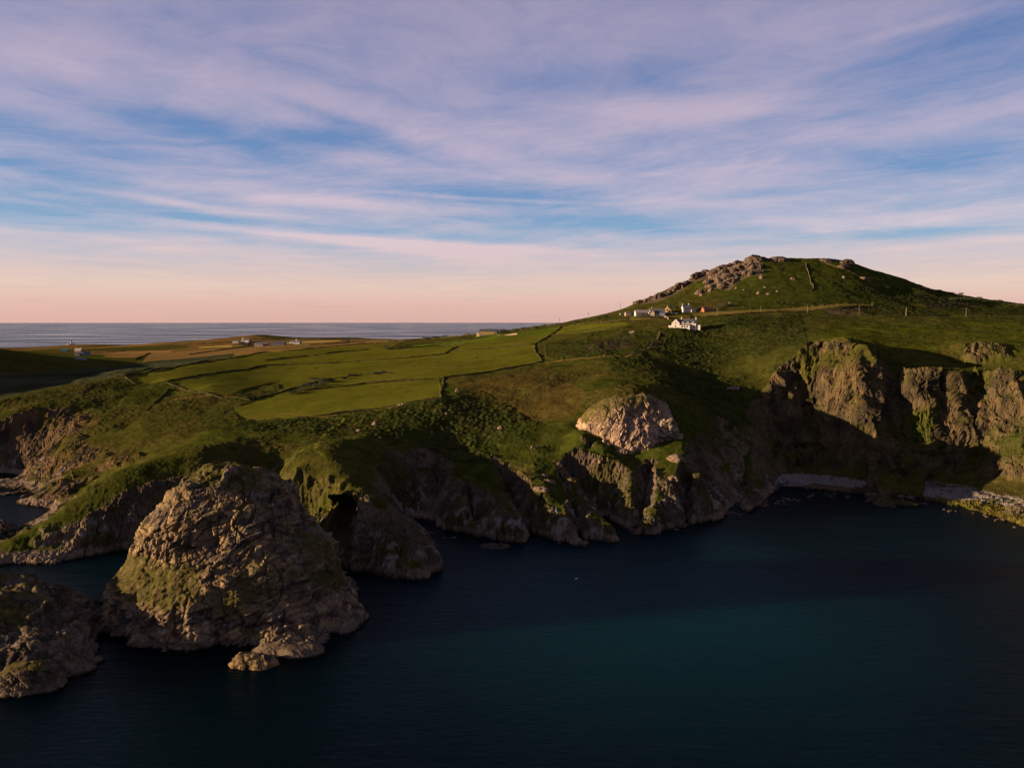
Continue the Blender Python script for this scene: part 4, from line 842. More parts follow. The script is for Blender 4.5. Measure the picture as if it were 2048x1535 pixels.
HB = [
 ([(480,842),(560,838),(639,831),(720,821),(793,810),(881,796)], 'long dark hedgebank along the seaward edge of the lowest field'),
 ([(881,796),(884,775),(888,755)], 'short steep dark hedgebank closing the right end of the lowest field'),
 ([(888,755),(976,744),(1040,732),(1086,722)], 'hedgebank under the broad cattle field, rising to the right'),
 ([(1086,722),(1078,712),(1068,697),(1070,688),(1079,682)], 'dark hedgebank bending round the right end of the cattle field'),
 ([(1079,682),(1100,671),(1123,653)], 'hedgebank climbing from the field bend towards the skyline'),
 ([(470,742),(529,731),(600,728),(665,726),(740,720),(808,716),(888,708),(914,693)], 'long hedgebank along the top of the cattle field'),
 ([(903,702),(940,699),(994,695),(1064,688)], 'hedgebank between the cattle field and the upper right field'),
 ([(775,699),(800,697),(840,694),(880,690),(932,687)], 'hedgebank with a bushy left end above the cattle field'),
 ([(811,690),(870,685),(940,679),(980,672),(1013,668)], 'hedgebank edging the bright green strip below the barn'),
 ([(628,710),(680,704),(738,699)], 'short thin hedgebank in the middle of the upper left field'),
 ([(533,721),(575,716),(617,712)], 'short hedgebank left of the thin one in the upper left field'),
 ([(500,710),(580,701),(665,693),(756,686),(811,681),(880,675),(958,669)], 'long straight hedgebank running up to the big barn'),
 ([(500,800),(530,793),(560,785),(620,768),(670,756),(720,749),(786,746)], 'ragged hedgebank crossing the lower fields among dark bushes'),
 ([(610,781),(670,774),(734,767),(810,760),(881,757)], 'thin hedgebank above the lowest field'),
 ([(249,754),(258,760),(269,767),(293,769),(332,763),(370,756),(415,748),(470,740)], 'hedgebank curving under the leftmost green field'),
 ([(332,765),(355,775),(391,784),(440,794),(500,800)], 'hedgebank running down right from the leftmost field corner'),
 ([(340,778),(318,798),(300,812),(290,820)], 'dark hedgebank dropping straight towards the left cliffs'),
 ([(248,753),(317,738),(380,727),(452,718),(500,711)], 'hedgebank on the crest above the shaded valley'),
 ([(170,706),(250,702),(342,700),(464,696)], 'far thin hedgebank above the golden field'),
 ([(380,709),(420,703),(464,697),(520,690)], 'far hedgebank between the golden fields and the farm'),
 ([(270,720),(288,711),(300,706)], 'far short hedgebank at the left end of the golden field'),
 ([(460,690),(540,687),(620,690),(700,684),(780,681)], 'far hedgebank passing below the distant farm sheds'),
 ([(320,692),(400,688),(470,684)], 'far hedgebank leading left from the distant white farmhouse'),
 ([(500,678),(570,679),(640,678),(700,677)], 'far hedgebank on the slope of the distant low hill'),
 ([(1123,653),(1180,646),(1240,640),(1300,634)], 'hedgebank from the skyline field to the hamlet'),
 ([(1100,671),(1150,664),(1200,657),(1255,652)], 'hedgebank below the bright field left of the hamlet'),
 ([(1385,634),(1450,630),(1520,626),(1600,622),(1680,618),(1742,613)], 'dark hedgebank under the long golden strip on the hill'),
 ([(1450,632),(1560,630),(1660,629),(1780,631),(1900,632),(2048,634)], 'long roadside hedgebank across the foot of the hill'),
 ([(790,682),(860,677),(930,671),(1000,664),(1060,657),(1120,649)], 'bushy skyline hedgebank behind the big barn'),
 ([(1400,632),(1380,634),(1340,636)], 'short hedgebank below the upper white house'),
 ([(1830,595),(1900,596),(1960,602),(2048,612)], 'upper right hedgebank crossing the heath on the hill')]
for k, (pp, lb) in enumerate(HB):
    W = [hit(x, y) for x, y in pp]; my = sum(p[1] for p in W)/len(W); f = 1+max(0, my-900)/1500
    bank(pp, lb, w=2.3*f, h=1.35*f, world=W)
bank([(1613,527),(1616,540),(1620,552),(1623,566),(1627,580)], 'thin drystone wall dropping down the middle of the hill', w=1.6, h=1.6, name='stone_wall', cat='stone wall', group='stone walls', col=(.10,.085,.05), col2=(.07,.075,.03))
bank([(1320,664),(1314,680),(1304,692),(1288,702),(1262,708)], 'pale stone wall curving down below the big white house', w=1.4, h=1.5, name='stone_wall', cat='stone wall', group='stone walls', col=(.16,.13,.08), col2=(.09,.08,.04))
bank([(1258,666),(1268,665)], 'short pale wall left of the stone wall below the hamlet', w=1.5, h=2.2, name='stone_wall', cat='stone wall', group='stone walls', col=(.28,.23,.17), col2=(.22,.18,.13))
bank([(1328,634),(1333,637),(1339,638)], 'short pink garden wall right of the slate cottage', w=1.2, h=2.4, name='stone_wall', cat='stone wall', group='stone walls', col=(.32,.23,.18), col2=(.28,.20,.15))
bank([(1010,671),(1022,670),(1035,669)], 'pale gateway wall right of the big barn', w=1.4, h=1.9, name='stone_wall', cat='stone wall', group='stone walls', col=(.26,.2,.13), col2=(.12,.1,.05))
bank([(1400,624),(1412,623)], 'low orange wall running left from the red shed', w=1.4, h=2.0, name='stone_wall', cat='stone wall', group='stone walls', col=(.22,.11,.06), col2=(.17,.10,.06))

# ------------------------------------------------------------------ bushes
LEAF = plain('gorse_leaves', (.020,.026,.009), .9, .5, 1.2); BARK = plain('dark_bark', (.03,.022,.015), .9)
def bush(px, py, w, h, label, group=None, seed=0, name='gorse_bush', cat='bush'):
    X, Y, Z = hit(px, py); r = random.Random(seed*7+3); root = empty(name, (X, Y, Z-.2)); tag(root, label, cat, group)
    b = bmesh.new(); nl = 420; lobes = [(r.uniform(-.33, .33)*w, r.uniform(-.25, .25)*w, r.uniform(.35, .68)*h, r.uniform(.22, .38)*w) for _ in range(7)]
    for k in range(nl):
        cx, cy, cz, cr_ = r.choice(lobes); v = Vector((r.gauss(0, 1), r.gauss(0, 1), r.gauss(0, .8))).normalized()*cr_*r.uniform(.55, 1.05); c = Vector((cx, cy, cz))+Vector((v.x, v.y, v.z*h/w*.9)); c.z = max(c.z, .1)
        s = r.uniform(.35, .75)*max(.8, w*.07); n = Vector((r.gauss(0, 1), r.gauss(0, 1), r.gauss(0, 1)+.6)).normalized(); t = n.orthogonal().normalized(); u = n.cross(t)
        b.faces.new([b.verts.new(c+t*s*a+u*s*d_) for a, d_ in ((-.5, -.35), (.1, -.6), (.6, .2), (-.2, .55))])
    m_ = bpy.data.meshes.new('crown'); b.to_mesh(m_); b.free(); m_.materials.append(LEAF); o = bpy.data.objects.new('crown', m_); COL.objects.link(o); o.parent = root
    b = bmesh.new()
    for k in range(4):
        a = k*1.6+r.random(); d_ = Vector((math.cos(a)*w*.2, math.sin(a)*w*.2, h*.6)); M = Matrix.Translation(d_*.5) @ d_.to_track_quat('Z', 'Y').to_matrix().to_4x4()
        bmesh.ops.create_cone(b, cap_ends=True, segments=6, radius1=.16, radius2=.06, depth=d_.length, matrix=M)
    m_ = bpy.data.meshes.new('trunk'); b.to_mesh(m_); b.free(); m_.materials.append(BARK); o = bpy.data.objects.new('trunk', m_); COL.objects.link(o); o.parent = root
for k, (x, y, w, h) in enumerate([(628,764,12,6),(640,766,13,7),(618,772,11,5),(606,779,12,5),(650,771,10,5),(632,776,12,5),(662,764,9,4),(592,786,9,4),(580,789,8,4),(765,746,7,3),(752,748,7,3),(690,758,7,3),(705,752,8,3)]):
    bush(x, y, w, h, 'dark gorse bush in the thicket across the lower fields', 'thicket in the lower fields', k)
for k, (x, y, w, h) in enumerate([(1003,664,14,6),(1014,664,10,5),(1030,662,12,5),(1048,659,9,4),(1070,656,10,4),(1090,653,9,4),(1115,650,10,4),(1150,645,9,4),(1195,638,9,4),(890,674,12,4),(870,676,10,4),(850,678,10,4),(1210,636,8,4)]):
    bush(x, y, w, h, 'dark bush on the skyline hedge near the barn', 'bushes on the skyline', 40+k)
for k, (x, y, w, h) in enumerate([(1287,634,11,6),(1294,637,12,7),(1302,638,12,6),(1312,639,12,6),(1321,638,11,6),(1280,637,9,5),(1352,618,9,5),(1340,616,9,5),(1398,620,10,5),(1436,618,10,5),(1450,614,16,6),(1456,613,12,5)]):
    bush(x, y, w, h, 'dark evergreen bush around the hamlet', 'bushes around the hamlet', 80+k)
bush(773, 699, 13, 8, 'bushy clump at the left end of a field hedge', None, 120)
bush(500, 692, 34, 13, 'dark tree clump right of the distant white-gabled farmhouse', None, 121, 'tree', 'tree'); bush(487, 693, 30, 11, 'lower dark tree clump in front of the distant white-gabled farmhouse', None, 122, 'tree', 'tree'); bush(693, 683, 24, 9, 'round dark tree on the far land left of the green fields', None, 123, 'tree', 'tree')
for k, (x, y) in enumerate([(1850,579),(1880,583),(1922,590),(1960,598),(2000,604),(1905,588)]): bush(x, y, 9, 4, 'small bush on the right skyline of the hill', 'bushes on the right skyline', 130+k)
for k, (x, y, w) in enumerate([(1905,601,14),(1922,600,16),(1940,601,14),(1955,603,12)]): bush(x, y, w, 5, 'dark bush in the row below the right skyline', 'row of bushes below the right skyline', 140+k)

# ------------------------------------------------------------------ buildings
WHITE = plain('white_render', (.30,.28,.265), .9, .06, 1); SLATE = plain('slate_roof', (.030,.032,.042), .7, .2, 2); GLASS = plain('window_glass', (.01,.012,.015), .15, .05, spec=.6)
FRAMEM = plain('painted_timber', (.35,.34,.33), .6, .05); OCHRE = plain('ochre_stone', (.19,.13,.045), .9, .3, 1.5); BLUEW = plain('blue_grey_wall', (.10,.13,.22), .8, .1); PALER = plain('pale_roof', (.17,.14,.13), .8, .15)
REDR = plain('rusty_red_roof', (.15,.055,.03), .8, .25); PINKW = plain('pink_block_wall', (.22,.16,.12), .9, .15); CREAM = plain('cream_panel', (.34,.25,.12), .8, .1); OLIVEP = plain('timber_panel', (.13,.085,.025), .8, .2); TEAL = plain('teal_sheet', (.004,.10,.085), .6, .1); GREYS = plain('grey_sheet', (.06,.065,.08), .7, .15); STONEG = plain('grey_stone', (.12,.10,.085), .9, .3)
WHITE2 = plain('dull_white_wall', (.15,.14,.14), .9, .1, 1)  # duller white for the valley and far cottages
class MB:
    def __init__(s): s.b = bmesh.new()
    def box(s, x0, x1, y0, y1, z0, z1):
        v = [s.b.verts.new(p) for p in ((x0,y0,z0),(x1,y0,z0),(x1,y1,z0),(x0,y1,z0),(x0,y0,z1),(x1,y0,z1),(x1,y1,z1),(x0,y1,z1))]
        for f in ((3,2,1,0),(4,5,6,7),(0,1,5,4),(1,2,6,5),(2,3,7,6),(3,0,4,7)): s.b.faces.new([v[i] for i in f])
        return s
    def prism(s, poly, axis, a, c):          # poly in the plane across the axis, extruded from a to c
        f = (lambda u, w, t: (t, u, w)) if axis == 'x' else ((lambda u, w, t: (u, t, w)) if axis == 'y' else (lambda u, w, t: (u, w, t)))
        A_ = [s.b.verts.new(f(u, w, a)) for u, w in poly]; B_ = [s.b.verts.new(f(u, w, c)) for u, w in poly]; n = len(poly)
        s.b.faces.new(A_[::-1]); s.b.faces.new(B_)
        for i in range(n): s.b.faces.new((A_[i], A_[(i+1) % n], B_[(i+1) % n], B_[i]))
        return s
    def lathe(s, prof, n=16, c=(0, 0)):
        prev = None
        for r, z in prof:
            ring = [s.b.verts.new((c[0]+r*math.cos(2*math.pi*i/n), c[1]+r*math.sin(2*math.pi*i/n), z)) for i in range(n)]
            if prev:
                for i in range(n): s.b.faces.new((prev[i], prev[(i+1) % n], ring[(i+1) % n], ring[i]))
            else: s.b.faces.new(ring[::-1])
            prev = ring
        s.b.faces.new(prev); return s
    def build(s, name, mat, parent=None):
        bmesh.ops.recalc_face_normals(s.b, faces=s.b.faces); m_ = bpy.data.meshes.new(name); s.b.to_mesh(m_); s.b.free(); m_.materials.append(mat)
        o = bpy.data.objects.new(name, m_); COL.objects.link(o); o.parent = parent; return o
def gable_wall(mb, x0, x1, y0, y1, h, hr, axis='x'):
    if axis == 'x': return mb.prism([(y0, -3), (y1, -3), (y1, h), ((y0+y1)/2, h+hr), (y0, h)], 'x', x0, x1)
    return mb.prism([(x0, -3), (x1, -3), (x1, h), ((x0+x1)/2, h+hr), (x0, h)], 'y', y0, y1)
def gable_roof(mb, x0, x1, y0, y1, h, hr, axis='x', o=.35, t=.22):
    a, b_ = (y0, y1) if axis == 'x' else (x0, x1); m_ = (a+b_)/2; k = hr/((b_-a)/2); e = o*k
    poly = [(a-o, h-e+.02), (m_, h+hr+.02), (b_+o, h-e+.02), (b_+o, h-e+t), (m_, h+hr+t+.05), (a-o, h-e+t)]
    return mb.prism(poly, axis, (x0 if axis == 'x' else y0)-.25, (x1 if axis == 'x' else y1)+.25)
def chimney(par, x, y, z, s=.9, h=1.8, mat=None):
    return MB().box(x-s/2, x+s/2, y-s/2, y+s/2, z-1.2, z+h).box(x-s*.3, x+s*.3, y-s*.3, y+s*.3, z+h, z+h+.5).build('chimney', mat or WHITE, par)
def window(par, x, y, z, w, h, sx=0, side='y', name='window'):
    if side == 'y': f = MB().box(x-w/2-.1, x+w/2+.1, y-.07, y+.02, z-.1, z+h+.1).build(name, FRAMEM, par); MB().box(x-w/2, x+w/2, y-.11, y-.075, z, z+h).build('pane', GLASS, f)
    else: f = MB().box(x-.07, x+.02, y-w/2-.1, y+w/2+.1, z-.1, z+h+.1).build(name, FRAMEM, par); MB().box(x-.11, x-.075, y-w/2, y+w/2, z, z+h).build('pane', GLASS, f)
def site(px, py, rot, name, label, cat='house', group=None, dy=0):
    X, Y, Z = hit(px, py); Z = gz_at(X, Y+dy); r = empty(name, (X, Y+dy, Z+.1), R(rot)); tag(r, label, cat, group); return r
def flat_ground(): pass
# big white house in front
h = site(1369, 656, -20, 'white_house', 'large white house with slate roof, three dormers and a glazed sun room', dy=3)
k = 1.0
w_ = MB(); gable_wall(w_, -4, 12.2, 0, 8, 4.9, 4.0); w_.build('main_wall', WHITE, h)
w_ = MB(); gable_wall(w_, -12.5, -4.3, -1.2, 8.4, 4.9, 4.2, 'y'); w_.build('wing_wall', WHITE, h)
rf = MB(); gable_roof(rf, -4, 12.2, 0, 8, 4.9, 4.0); rf = rf.build('roof', SLATE, h); chimney(rf, -3.2, 4, 8.9); chimney(rf, 11.6, 4, 8.9)
rf = MB(); gable_roof(rf, -12.5, -4.3, -1.0, 8.4, 4.9, 4.2, 'y'); rf.build('wing_roof', SLATE, h)
for x in (-1.2, 3.8, 9.0):
    d = MB(); gable_wall(d, x-1.2, x+1.2, -.15, 2.6, 5.6, 1.3, 'y'); d = d.build('dormer', WHITE, h); r_ = MB(); gable_roof(r_, x-1.2, x+1.2, -.1, 2.9, 5.6, 1.3, 'y', .2, .14); r_.build('dormer_roof', SLATE, d); window(d, x, -.16, 4.7, .9, 1.0)
s_ = MB().box(-4.2, 6.4, -3.0, -.02, -3, 2.7).build('sun_room', WHITE, h); MB().prism([(-3.3, 2.72), (-.03, 3.9), (-.03, 4.1), (-3.3, 2.95)], 'x', -4.4, 6.6).build('sun_room_roof', GREYS, h)
for x in (-1.6, .9, 3.6): window(s_, x, -3.0, .5, 1.7, 1.6)
for x in (8.0, 10.4): window(h, x, -.02, .9, 1.1, 1.3)
window(h, -8.4, -1.22, 1.0, 1.4, 1.4); window(h, -8.4, -1.22, 4.2, 1.0, 1.2)
MB().box(7.0, 7.9, -.12, -.02, 0, 2.1).build('door', OCHRE, h)
w_ = MB().box(12.4, 16.5, 1.0, 6, -3, 3.0).build('side_annexe', WHITE, h); MB().prism([(.7, 3.02), (6.3, 3.02), (6.3, 3.2), (3.5, 4.3), (.7, 3.2)], 'x', 12.4, 16.7).build('annexe_roof', SLATE, h)
w_ = MB().box(-16, -12.6, .5, 5.5, -3, 2.4).build('lean_to', WHITE, h); MB().prism([(.3, 2.42), (5.7, 2.42), (5.7, 2.6), (.3, 3.2)], 'x', -16.2, -12.5).build('lean_to_roof', SLATE, h)
# upper white house
h = site(1376, 625, 8, 'white_house', 'upper white house with grey roof and two white chimneys above the grass slope', dy=2)
w_ = MB(); gable_wall(w_, -5.6, 4.0, 0, 7, 5.0, 3.2); w_.build('main_wall', WHITE, h); rf = MB(); gable_roof(rf, -5.6, 4.0, 0, 7, 5.0, 3.2); rf = rf.build('roof', GREYS, h); chimney(rf, -4.9, 3.5, 8.1, 1.2); chimney(rf, 3.0, 3.5, 8.1, 1.6)
for x in (-4, -1.2, 1.8): window(h, x, -.02, 3.2, .9, 1.1); window(h, x, -.02, .8, .9, 1.2)
w_ = MB(); gable_wall(w_, 4.2, 9.5, -1.5, 5, 3.0, 2.2, 'x'); w_.build('extension', WHITE, h); rf = MB(); gable_roof(rf, 4.2, 9.5, -1.5, 5, 3.0, 2.2); rf.build('extension_roof', GREYS, h); window(h, 6.5, -1.52, .7, 1.4, 1.3)
# slate cottage
h = site(1316, 632, -12, 'slate_cottage', 'dark slate cottage with blue-white conservatory among bushes', dy=2)
w_ = MB(); gable_wall(w_, -8, 8, 0, 8, 4.2, 4.4); w_.build('wall', STONEG, h); rf = MB(); gable_roof(rf, -8, 8, 0, 8, 4.2, 4.4); rf = rf.build('roof', SLATE, h); chimney(rf, -7.4, 4, 8.4, mat=PINKW); w_ = MB(); gable_wall(w_, -8.6, -3.6, -2.6, -.02, 3.6, 3.2, 'y'); w_.build('porch_gable', PINKW, h); rf = MB(); gable_roof(rf, -8.6, -3.6, -2.6, -.1, 3.6, 3.2, 'y'); rf.build('porch_roof', SLATE, h)
c_ = MB().box(2.4, 8.6, -2.8, -.02, -3, 3.2).build('conservatory', BLUEW, h); MB().prism([(-3.0, 3.22), (-.03, 4.2), (-.03, 4.35), (-3.0, 3.4)], 'x', 2.2, 8.8).build('conservatory_roof', SLATE, h)
for x in (3.6, 5.5, 7.4): window(c_, x, -2.8, .8, 1.2, 1.7)
window(h, 0, -.02, 1.0, 1.0, 1.2)
# ochre gable house
h = site(1335, 628, -18, 'stone_house', 'ochre stone gabled house with one round-topped dark window', dy=2)
w_ = MB(); gable_wall(w_, -4.6, 4.6, 0, 12, 4.2, 4.6, 'y'); w_.build('wall', OCHRE, h); rf = MB(); gable_roof(rf, -4.6, 4.6, .3, 12, 4.2, 4.6, 'y'); rf = rf.build('roof', SLATE, h); chimney(rf, 0, .8, 8.6, .8, 1.0, OCHRE)
window(h, 0, -.02, 3.6, 1.5, 1.9); w_ = MB(); w_.prism([(-7.4, -3), (-4.7, -3), (-4.7, 3.6), (-7.4, 2.2)], 'y', 1, 7); w_.build('lean_to', OCHRE, h)
# long pale building
h = site(1289, 630, 6, 'long_cottage', 'long low white cottage with pale pinkish roof left of the slate cottage', dy=2)
w_ = MB(); gable_wall(w_, -10.5, 8.5, 0, 7, 2.6, 3.2); w_.build('wall', WHITE, h); rf = MB(); gable_roof(rf, -10.5, 8.5, 0, 7, 2.6, 3.2); rf = rf.build('roof', PALER, h); chimney(rf, 7.8, 3.5, 5.6, .9, 1.2); w_ = MB(); gable_wall(w_, 5, 9.8, -3, -.02, 2.5, 2.4, 'y'); w_.build('gable_wing', WHITE, h); rf = MB(); gable_roof(rf, 5, 9.8, -3, -.1, 2.5, 2.4, 'y'); rf.build('wing_roof', PALER, h); window(h, 7.4, -3.02, .8, 1.1, 1.1)
for x in (-8, -4, 0): window(h, x, -.02, .7, .9, 1.0)
# low shed
h = site(1263, 631, 4, 'low_shed', 'low block shed half pink wall and half dark doors, leftmost of the hamlet', 'shed', dy=2)
MB().box(-7, 0, 0, 6, -3, 3.4).build('pink_wall', PINKW, h); MB().box(.03, 6, .1, 6, -3, 3.2).build('dark_doors', GREYS, h); MB().prism([(-.3, 3.42), (6.3, 3.9), (6.3, 4.1), (-.3, 3.62)], 'x', -7.3, 6.3).build('roof', GREYS, h)
# red shed
h = site(1417, 623, 20, 'red_shed', 'small rusty red-roofed shed right of the upper white house', 'shed', dy=2)
w_ = MB(); gable_wall(w_, -5.5, 5.5, 0, 6, 1.8, 3.2); w_.build('wall', REDR, h); rf = MB(); gable_roof(rf, -5.5, 5.5, 0, 6, 1.8, 3.2); rf.build('roof', REDR, h); MB().box(-1, 1, -.1, -.02, 0, 1.7).build('door', SLATE, h)
# big barn
h = site(975, 670, -6, 'barn', 'big farm barn with dark roof and striped ochre and cream front on the skyline', 'barn', dy=4)
sc_b = hit(975, 670)[1]/FOC
L_ = 36*sc_b
w_ = MB(); gable_wall(w_, -L_*.47, L_*.53, 0, 16, 5.6, 2.4); w_.build('wall', GREYS, h); rf = MB(); gable_roof(rf, -L_*.47, L_*.53, 0, 16, 5.6, 2.4, o=.8, t=.3); rf.build('roof', SLATE, h)
for i in range(7):
    x0 = -L_*.44+i*L_*.118; MB().box(x0, x0+L_*.085, -.14, -.02, .3, 5.0).build('timber_panel', OLIVEP, h); MB().box(x0+L_*.09, x0+L_*.113, -.16, -.02, .3, 5.2).build('pale_post', CREAM, h)
MB().box(-L_*.47-4, -L_*.47-.05, 1, 6, -3, 2.6).build('side_wall', CREAM, h)
# shaded hamlet on the left
def cottage(px, py, rot, Lw, D, H, HR, wall, roof, label, chim=1, name='cottage', cat='house', group=None, wins=3, s=1.0, ext=False):
    h = site(px, py, rot, name, label, cat, group, dy=3); w_ = MB(); gable_wall(w_, -Lw/2, Lw/2, 0, D, H, HR); w_.build('wall', wall, h); rf = MB(); gable_roof(rf, -Lw/2, Lw/2, 0, D, H, HR, o=.4, t=.25); rf = rf.build('roof', roof, h)
    for c in range(chim): chimney(rf, (-Lw/2+.8) if c == 0 else (Lw/2-.8), D/2, H+HR-.1, 1.3*s, 1.8*s)
    for c in range(wins): window(h, -Lw/2+Lw*(c+.5)/wins, -.02, H*.25, 1.4*s, H*.4)
    if ext:
        w_ = MB(); gable_wall(w_, -Lw*.15, Lw*.25, -D*.5, -.05, H*.8, HR*.7, 'y'); w_.build('gable_wing', wall, h); rf = MB(); gable_roof(rf, -Lw*.15, Lw*.25, -D*.5, -.1, H*.8, HR*.7, 'y'); rf.build('wing_roof', roof, h)
    return h
cottage(127, 703, 5, 17, 9, 4.5, 1.6, TEAL, TEAL, 'teal sheet-metal barn left of the shaded cottages', 0, 'teal_barn', 'barn', wins=0)
cottage(154, 704, -5, 16, 8, 4.5, 4.5, STONEG, PALER, 'grey roofed farmhouse with two chimneys behind the white gabled cottage', 2)
cottage(155, 711, 3, 18, 9, 4.2, 3.2, WHITE2, SLATE, 'white twin-gabled cottage in the shaded valley', 0, ext=True)
cottage(157, 720, -3, 18, 6, 2.6, 1.0, WHITE2, GREYS, 'long low white shed below the shaded white cottage', 0, wins=3)
cottage(172, 709, 15, 13, 8, 4.0, 3.6, BLUEW, SLATE, 'blue-roofed cottage right of the white gabled cottage', 0, wins=2)
cottage(489, 685, -25, 28, 12, 5, 4.5, WHITE2, SLATE, 'distant farmhouse with bright white gable under a dark roof', 1, s=1.6)
cottage(470, 686, -10, 18, 8, 3.5, 3.0, PALER, GREYS, 'small pale outbuilding left of the distant farmhouse', 0, wins=1)
cottage(521, 692, 0, 30, 18, 5, 3, PALER, GREYS, 'long pale farm shed with grey roof in the distance', 0, 'farm_shed', 'shed', wins=0, ext=True)
cottage(556, 691, 0, 28, 16, 5, 3.5, GREYS, SLATE, 'dark distant farm shed right of the long pale shed', 0, 'farm_shed', 'shed', wins=0)
cottage(583, 688, -20, 14, 8, 4, 4, WHITE2, SLATE, 'small distant cottage with white gable left of its twin', 0, s=1.4, wins=1)
cottage(594, 688, -20, 12, 8, 4, 4, WHITE2, SLATE, 'rightmost small distant cottage with white gable', 1, s=1.4, wins=1)
# lighthouse
X, Y, Z = hit(143, 689.5); lt = empty('lighthouse', (X, Y, Z)); tag(lt, 'white lighthouse with dark lantern room on the far island', 'lighthouse')
MB().lathe([(3.4, -4), (3.2, 0), (2.5, 12.5)], 20).build('tower', WHITE, lt); MB().lathe([(2.5, 12.5), (3.5, 12.8), (3.5, 13.3), (2.0, 13.3)], 20).build('gallery', GREYS, lt); lan = MB().lathe([(1.9, 13.3), (1.9, 16.2)], 14).build('lantern_room', GLASS, lt); MB().lathe([(2.2, 16.2), (1.8, 17.2), (.9, 18.0), (.15, 18.6), (.15, 19.8)], 14).build('dome', SLATE, lan)
for z in (3, 7): MB().box(-3.15, -2.7, -.5, .5, z, z+1.4).build('window', GLASS, lt)
kq = empty('keepers_house', (X-12, Y-2, Z-.5)); tag(kq, 'white flat-roofed keepers house at the lighthouse foot', 'house'); MB().box(-7, 7, -5, 5, -4, 5.5).build('wall', WHITE, kq); MB().box(-7.4, 7.4, -5.4, 5.4, 5.5, 6.1).build('roof', WHITE, kq); chimney(kq, -3, 0, 6.3, 1.4, 2.2); chimney(kq, 3, 0, 6.3, 1.4, 2.2)
for x in (-4, 0, 4): window(kq, x, -5.02, 1.5, 1.3, 2)
st = empty('store_house', (X+9, Y, Z-.5)); tag(st, 'low white store right of the lighthouse tower', 'shed'); w_ = MB(); gable_wall(w_, -4, 5, -4, 4, 2.6, 2); w_.build('wall', WHITE, st); rf = MB(); gable_roof(rf, -4, 5, -4, 4, 2.6, 2); rf.build('roof', SLATE, st)

# ------------------------------------------------------------------ poles
WOOD = plain('weathered_pole', (.15,.12,.08), .9, .2); WOODD = plain('dark_pole', (.05,.04,.03), .9, .2)
def pole(px, pyb, hgt, label, group, r=.22, mat=WOOD, arm=True):
    X, Y, Z = hit(px, pyb); rt = empty('utility_pole', (X, Y, Z)); tag(rt, label, 'utility pole', group); MB().lathe([(r, -1), (r*.75, hgt)], 8).build('post', mat, rt)
    if arm: a = MB().box(-1.1, 1.1, -.1, .1, hgt-.7, hgt-.5).build('crossarm', mat, rt); MB().lathe([(.09, hgt-.5), (.09, hgt-.2)], 6, (-.9, 0)).lathe([(.09, hgt-.5), (.09, hgt-.2)], 6, (.9, 0)).build('insulator', GLASS, a)
for x, y, lb in [(1615,625,'pole at the middle of the golden strip'),(1718,629,'pole just beyond the right end of the golden strip'),(1812,632,'bright pole right of the golden strip'),(1932,633,'rightmost pole on the road across the hill foot'),(1744,613,'small pole at the tip of the golden strip'),(1434,631,'pole right of the upper white house'),(1521,622,'short pole left on the golden strip'),(1360,618,'pole with pale top behind the upper white house')]:
    pole(x, y, 5.5 if 'small' in lb or 'short' in lb else 9.5, lb, 'poles across the foot of the hill', r=.30 if 'bright' in lb else .17)
for x, y, lb in [(1241,620,'skyline pole nearest the hill'),(1177,640,'second skyline pole left of the hill'),(1119,650,'third skyline pole left of the hill'),(1042,660,'skyline pole right of the barn'),(932,671,'skyline pole left of the barn'),(850,679,'leftmost tiny skyline pole')]:
    pole(x, y, 9.5, lb, 'poles on the skyline', mat=WOODD)

# ------------------------------------------------------------------ cattle, sheep, cars, gull
def skinned(name, verts, edges, mat, levels=1):
    me = bpy.data.meshes.new(name); me.from_pydata([v[:3] for v in verts], edges, []); o = bpy.data.objects.new(name, me); COL.objects.link(o)
    o.modifiers.new('skin', 'SKIN'); sk = me.skin_vertices[0].data if me.skin_vertices else None
    if sk is None: me.update(); 
    for i, v in enumerate(verts): me.skin_vertices[0].data[i].radius = (v[3], v[3])
    me.skin_vertices[0].data[0].use_root = True
    sb = o.modifiers.new('sub', 'SUBSURF'); sb.levels = levels; sb.render_levels = levels; me.materials.append(mat)
    dg = bpy.context.evaluated_depsgraph_get(); m2 = bpy.data.meshes.new_from_object(o.evaluated_get(dg)); bpy.data.objects.remove(o)
    o = bpy.data.objects.new(name, m2); COL.objects.link(o); return o
BLACKC = plain('black_hide', (.012,.010,.009), .8); WOOL = plain('white_wool', (.40,.36,.30), .95)
def beast(name, mat, s, fat):
    v = [(0,0,1.0,.34*fat),(.55,0,1.02,.33*fat),(-.55,0,1.02,.34*fat),(-.85,0,1.0,.26),(.85,0,1.08,.24),(1.15,0,1.0,.15),(1.4,0,.75,.13),(1.6,0,.55,.09),
         (.62,.2,.75,.13),(.62,.2,.4,.08),(.62,.2,.02,.06),(.62,-.2,.75,.13),(.62,-.2,.4,.08),(.62,-.2,.02,.06),(-.75,.2,.72,.16),(-.82,.2,.42,.08),(-.75,.2,.02,.06),(-.75,-.2,.72,.16),(-.82,-.2,.42,.08),(-.75,-.2,.02,.06),(-1.02,0,.8,.04),(-1.08,0,.4,.03),(1.36,.16,.88,.04),(1.36,-.16,.88,.04)]
    e = [(0,1),(0,2),(2,3),(1,4),(4,5),(5,6),(6,7),(1,8),(8,9),(9,10),(1,11),(11,12),(12,13),(3,14),(14,15),(15,16),(3,17),(17,18),(18,19),(3,20),(20,21),(6,22),(6,23)]
    return skinned(name, [(a*s, b*s, c*s, r*s) for a, b, c, r in v], e, mat)
cow = beast('cow', BLACKC, 1.15, 1.25); spots = [(916,733,20),(947,737,160),(954,715,200),(828,732,80),(876,724,30),(716,724,10),(630,737,190),(932,694,170),(672,725,340)]
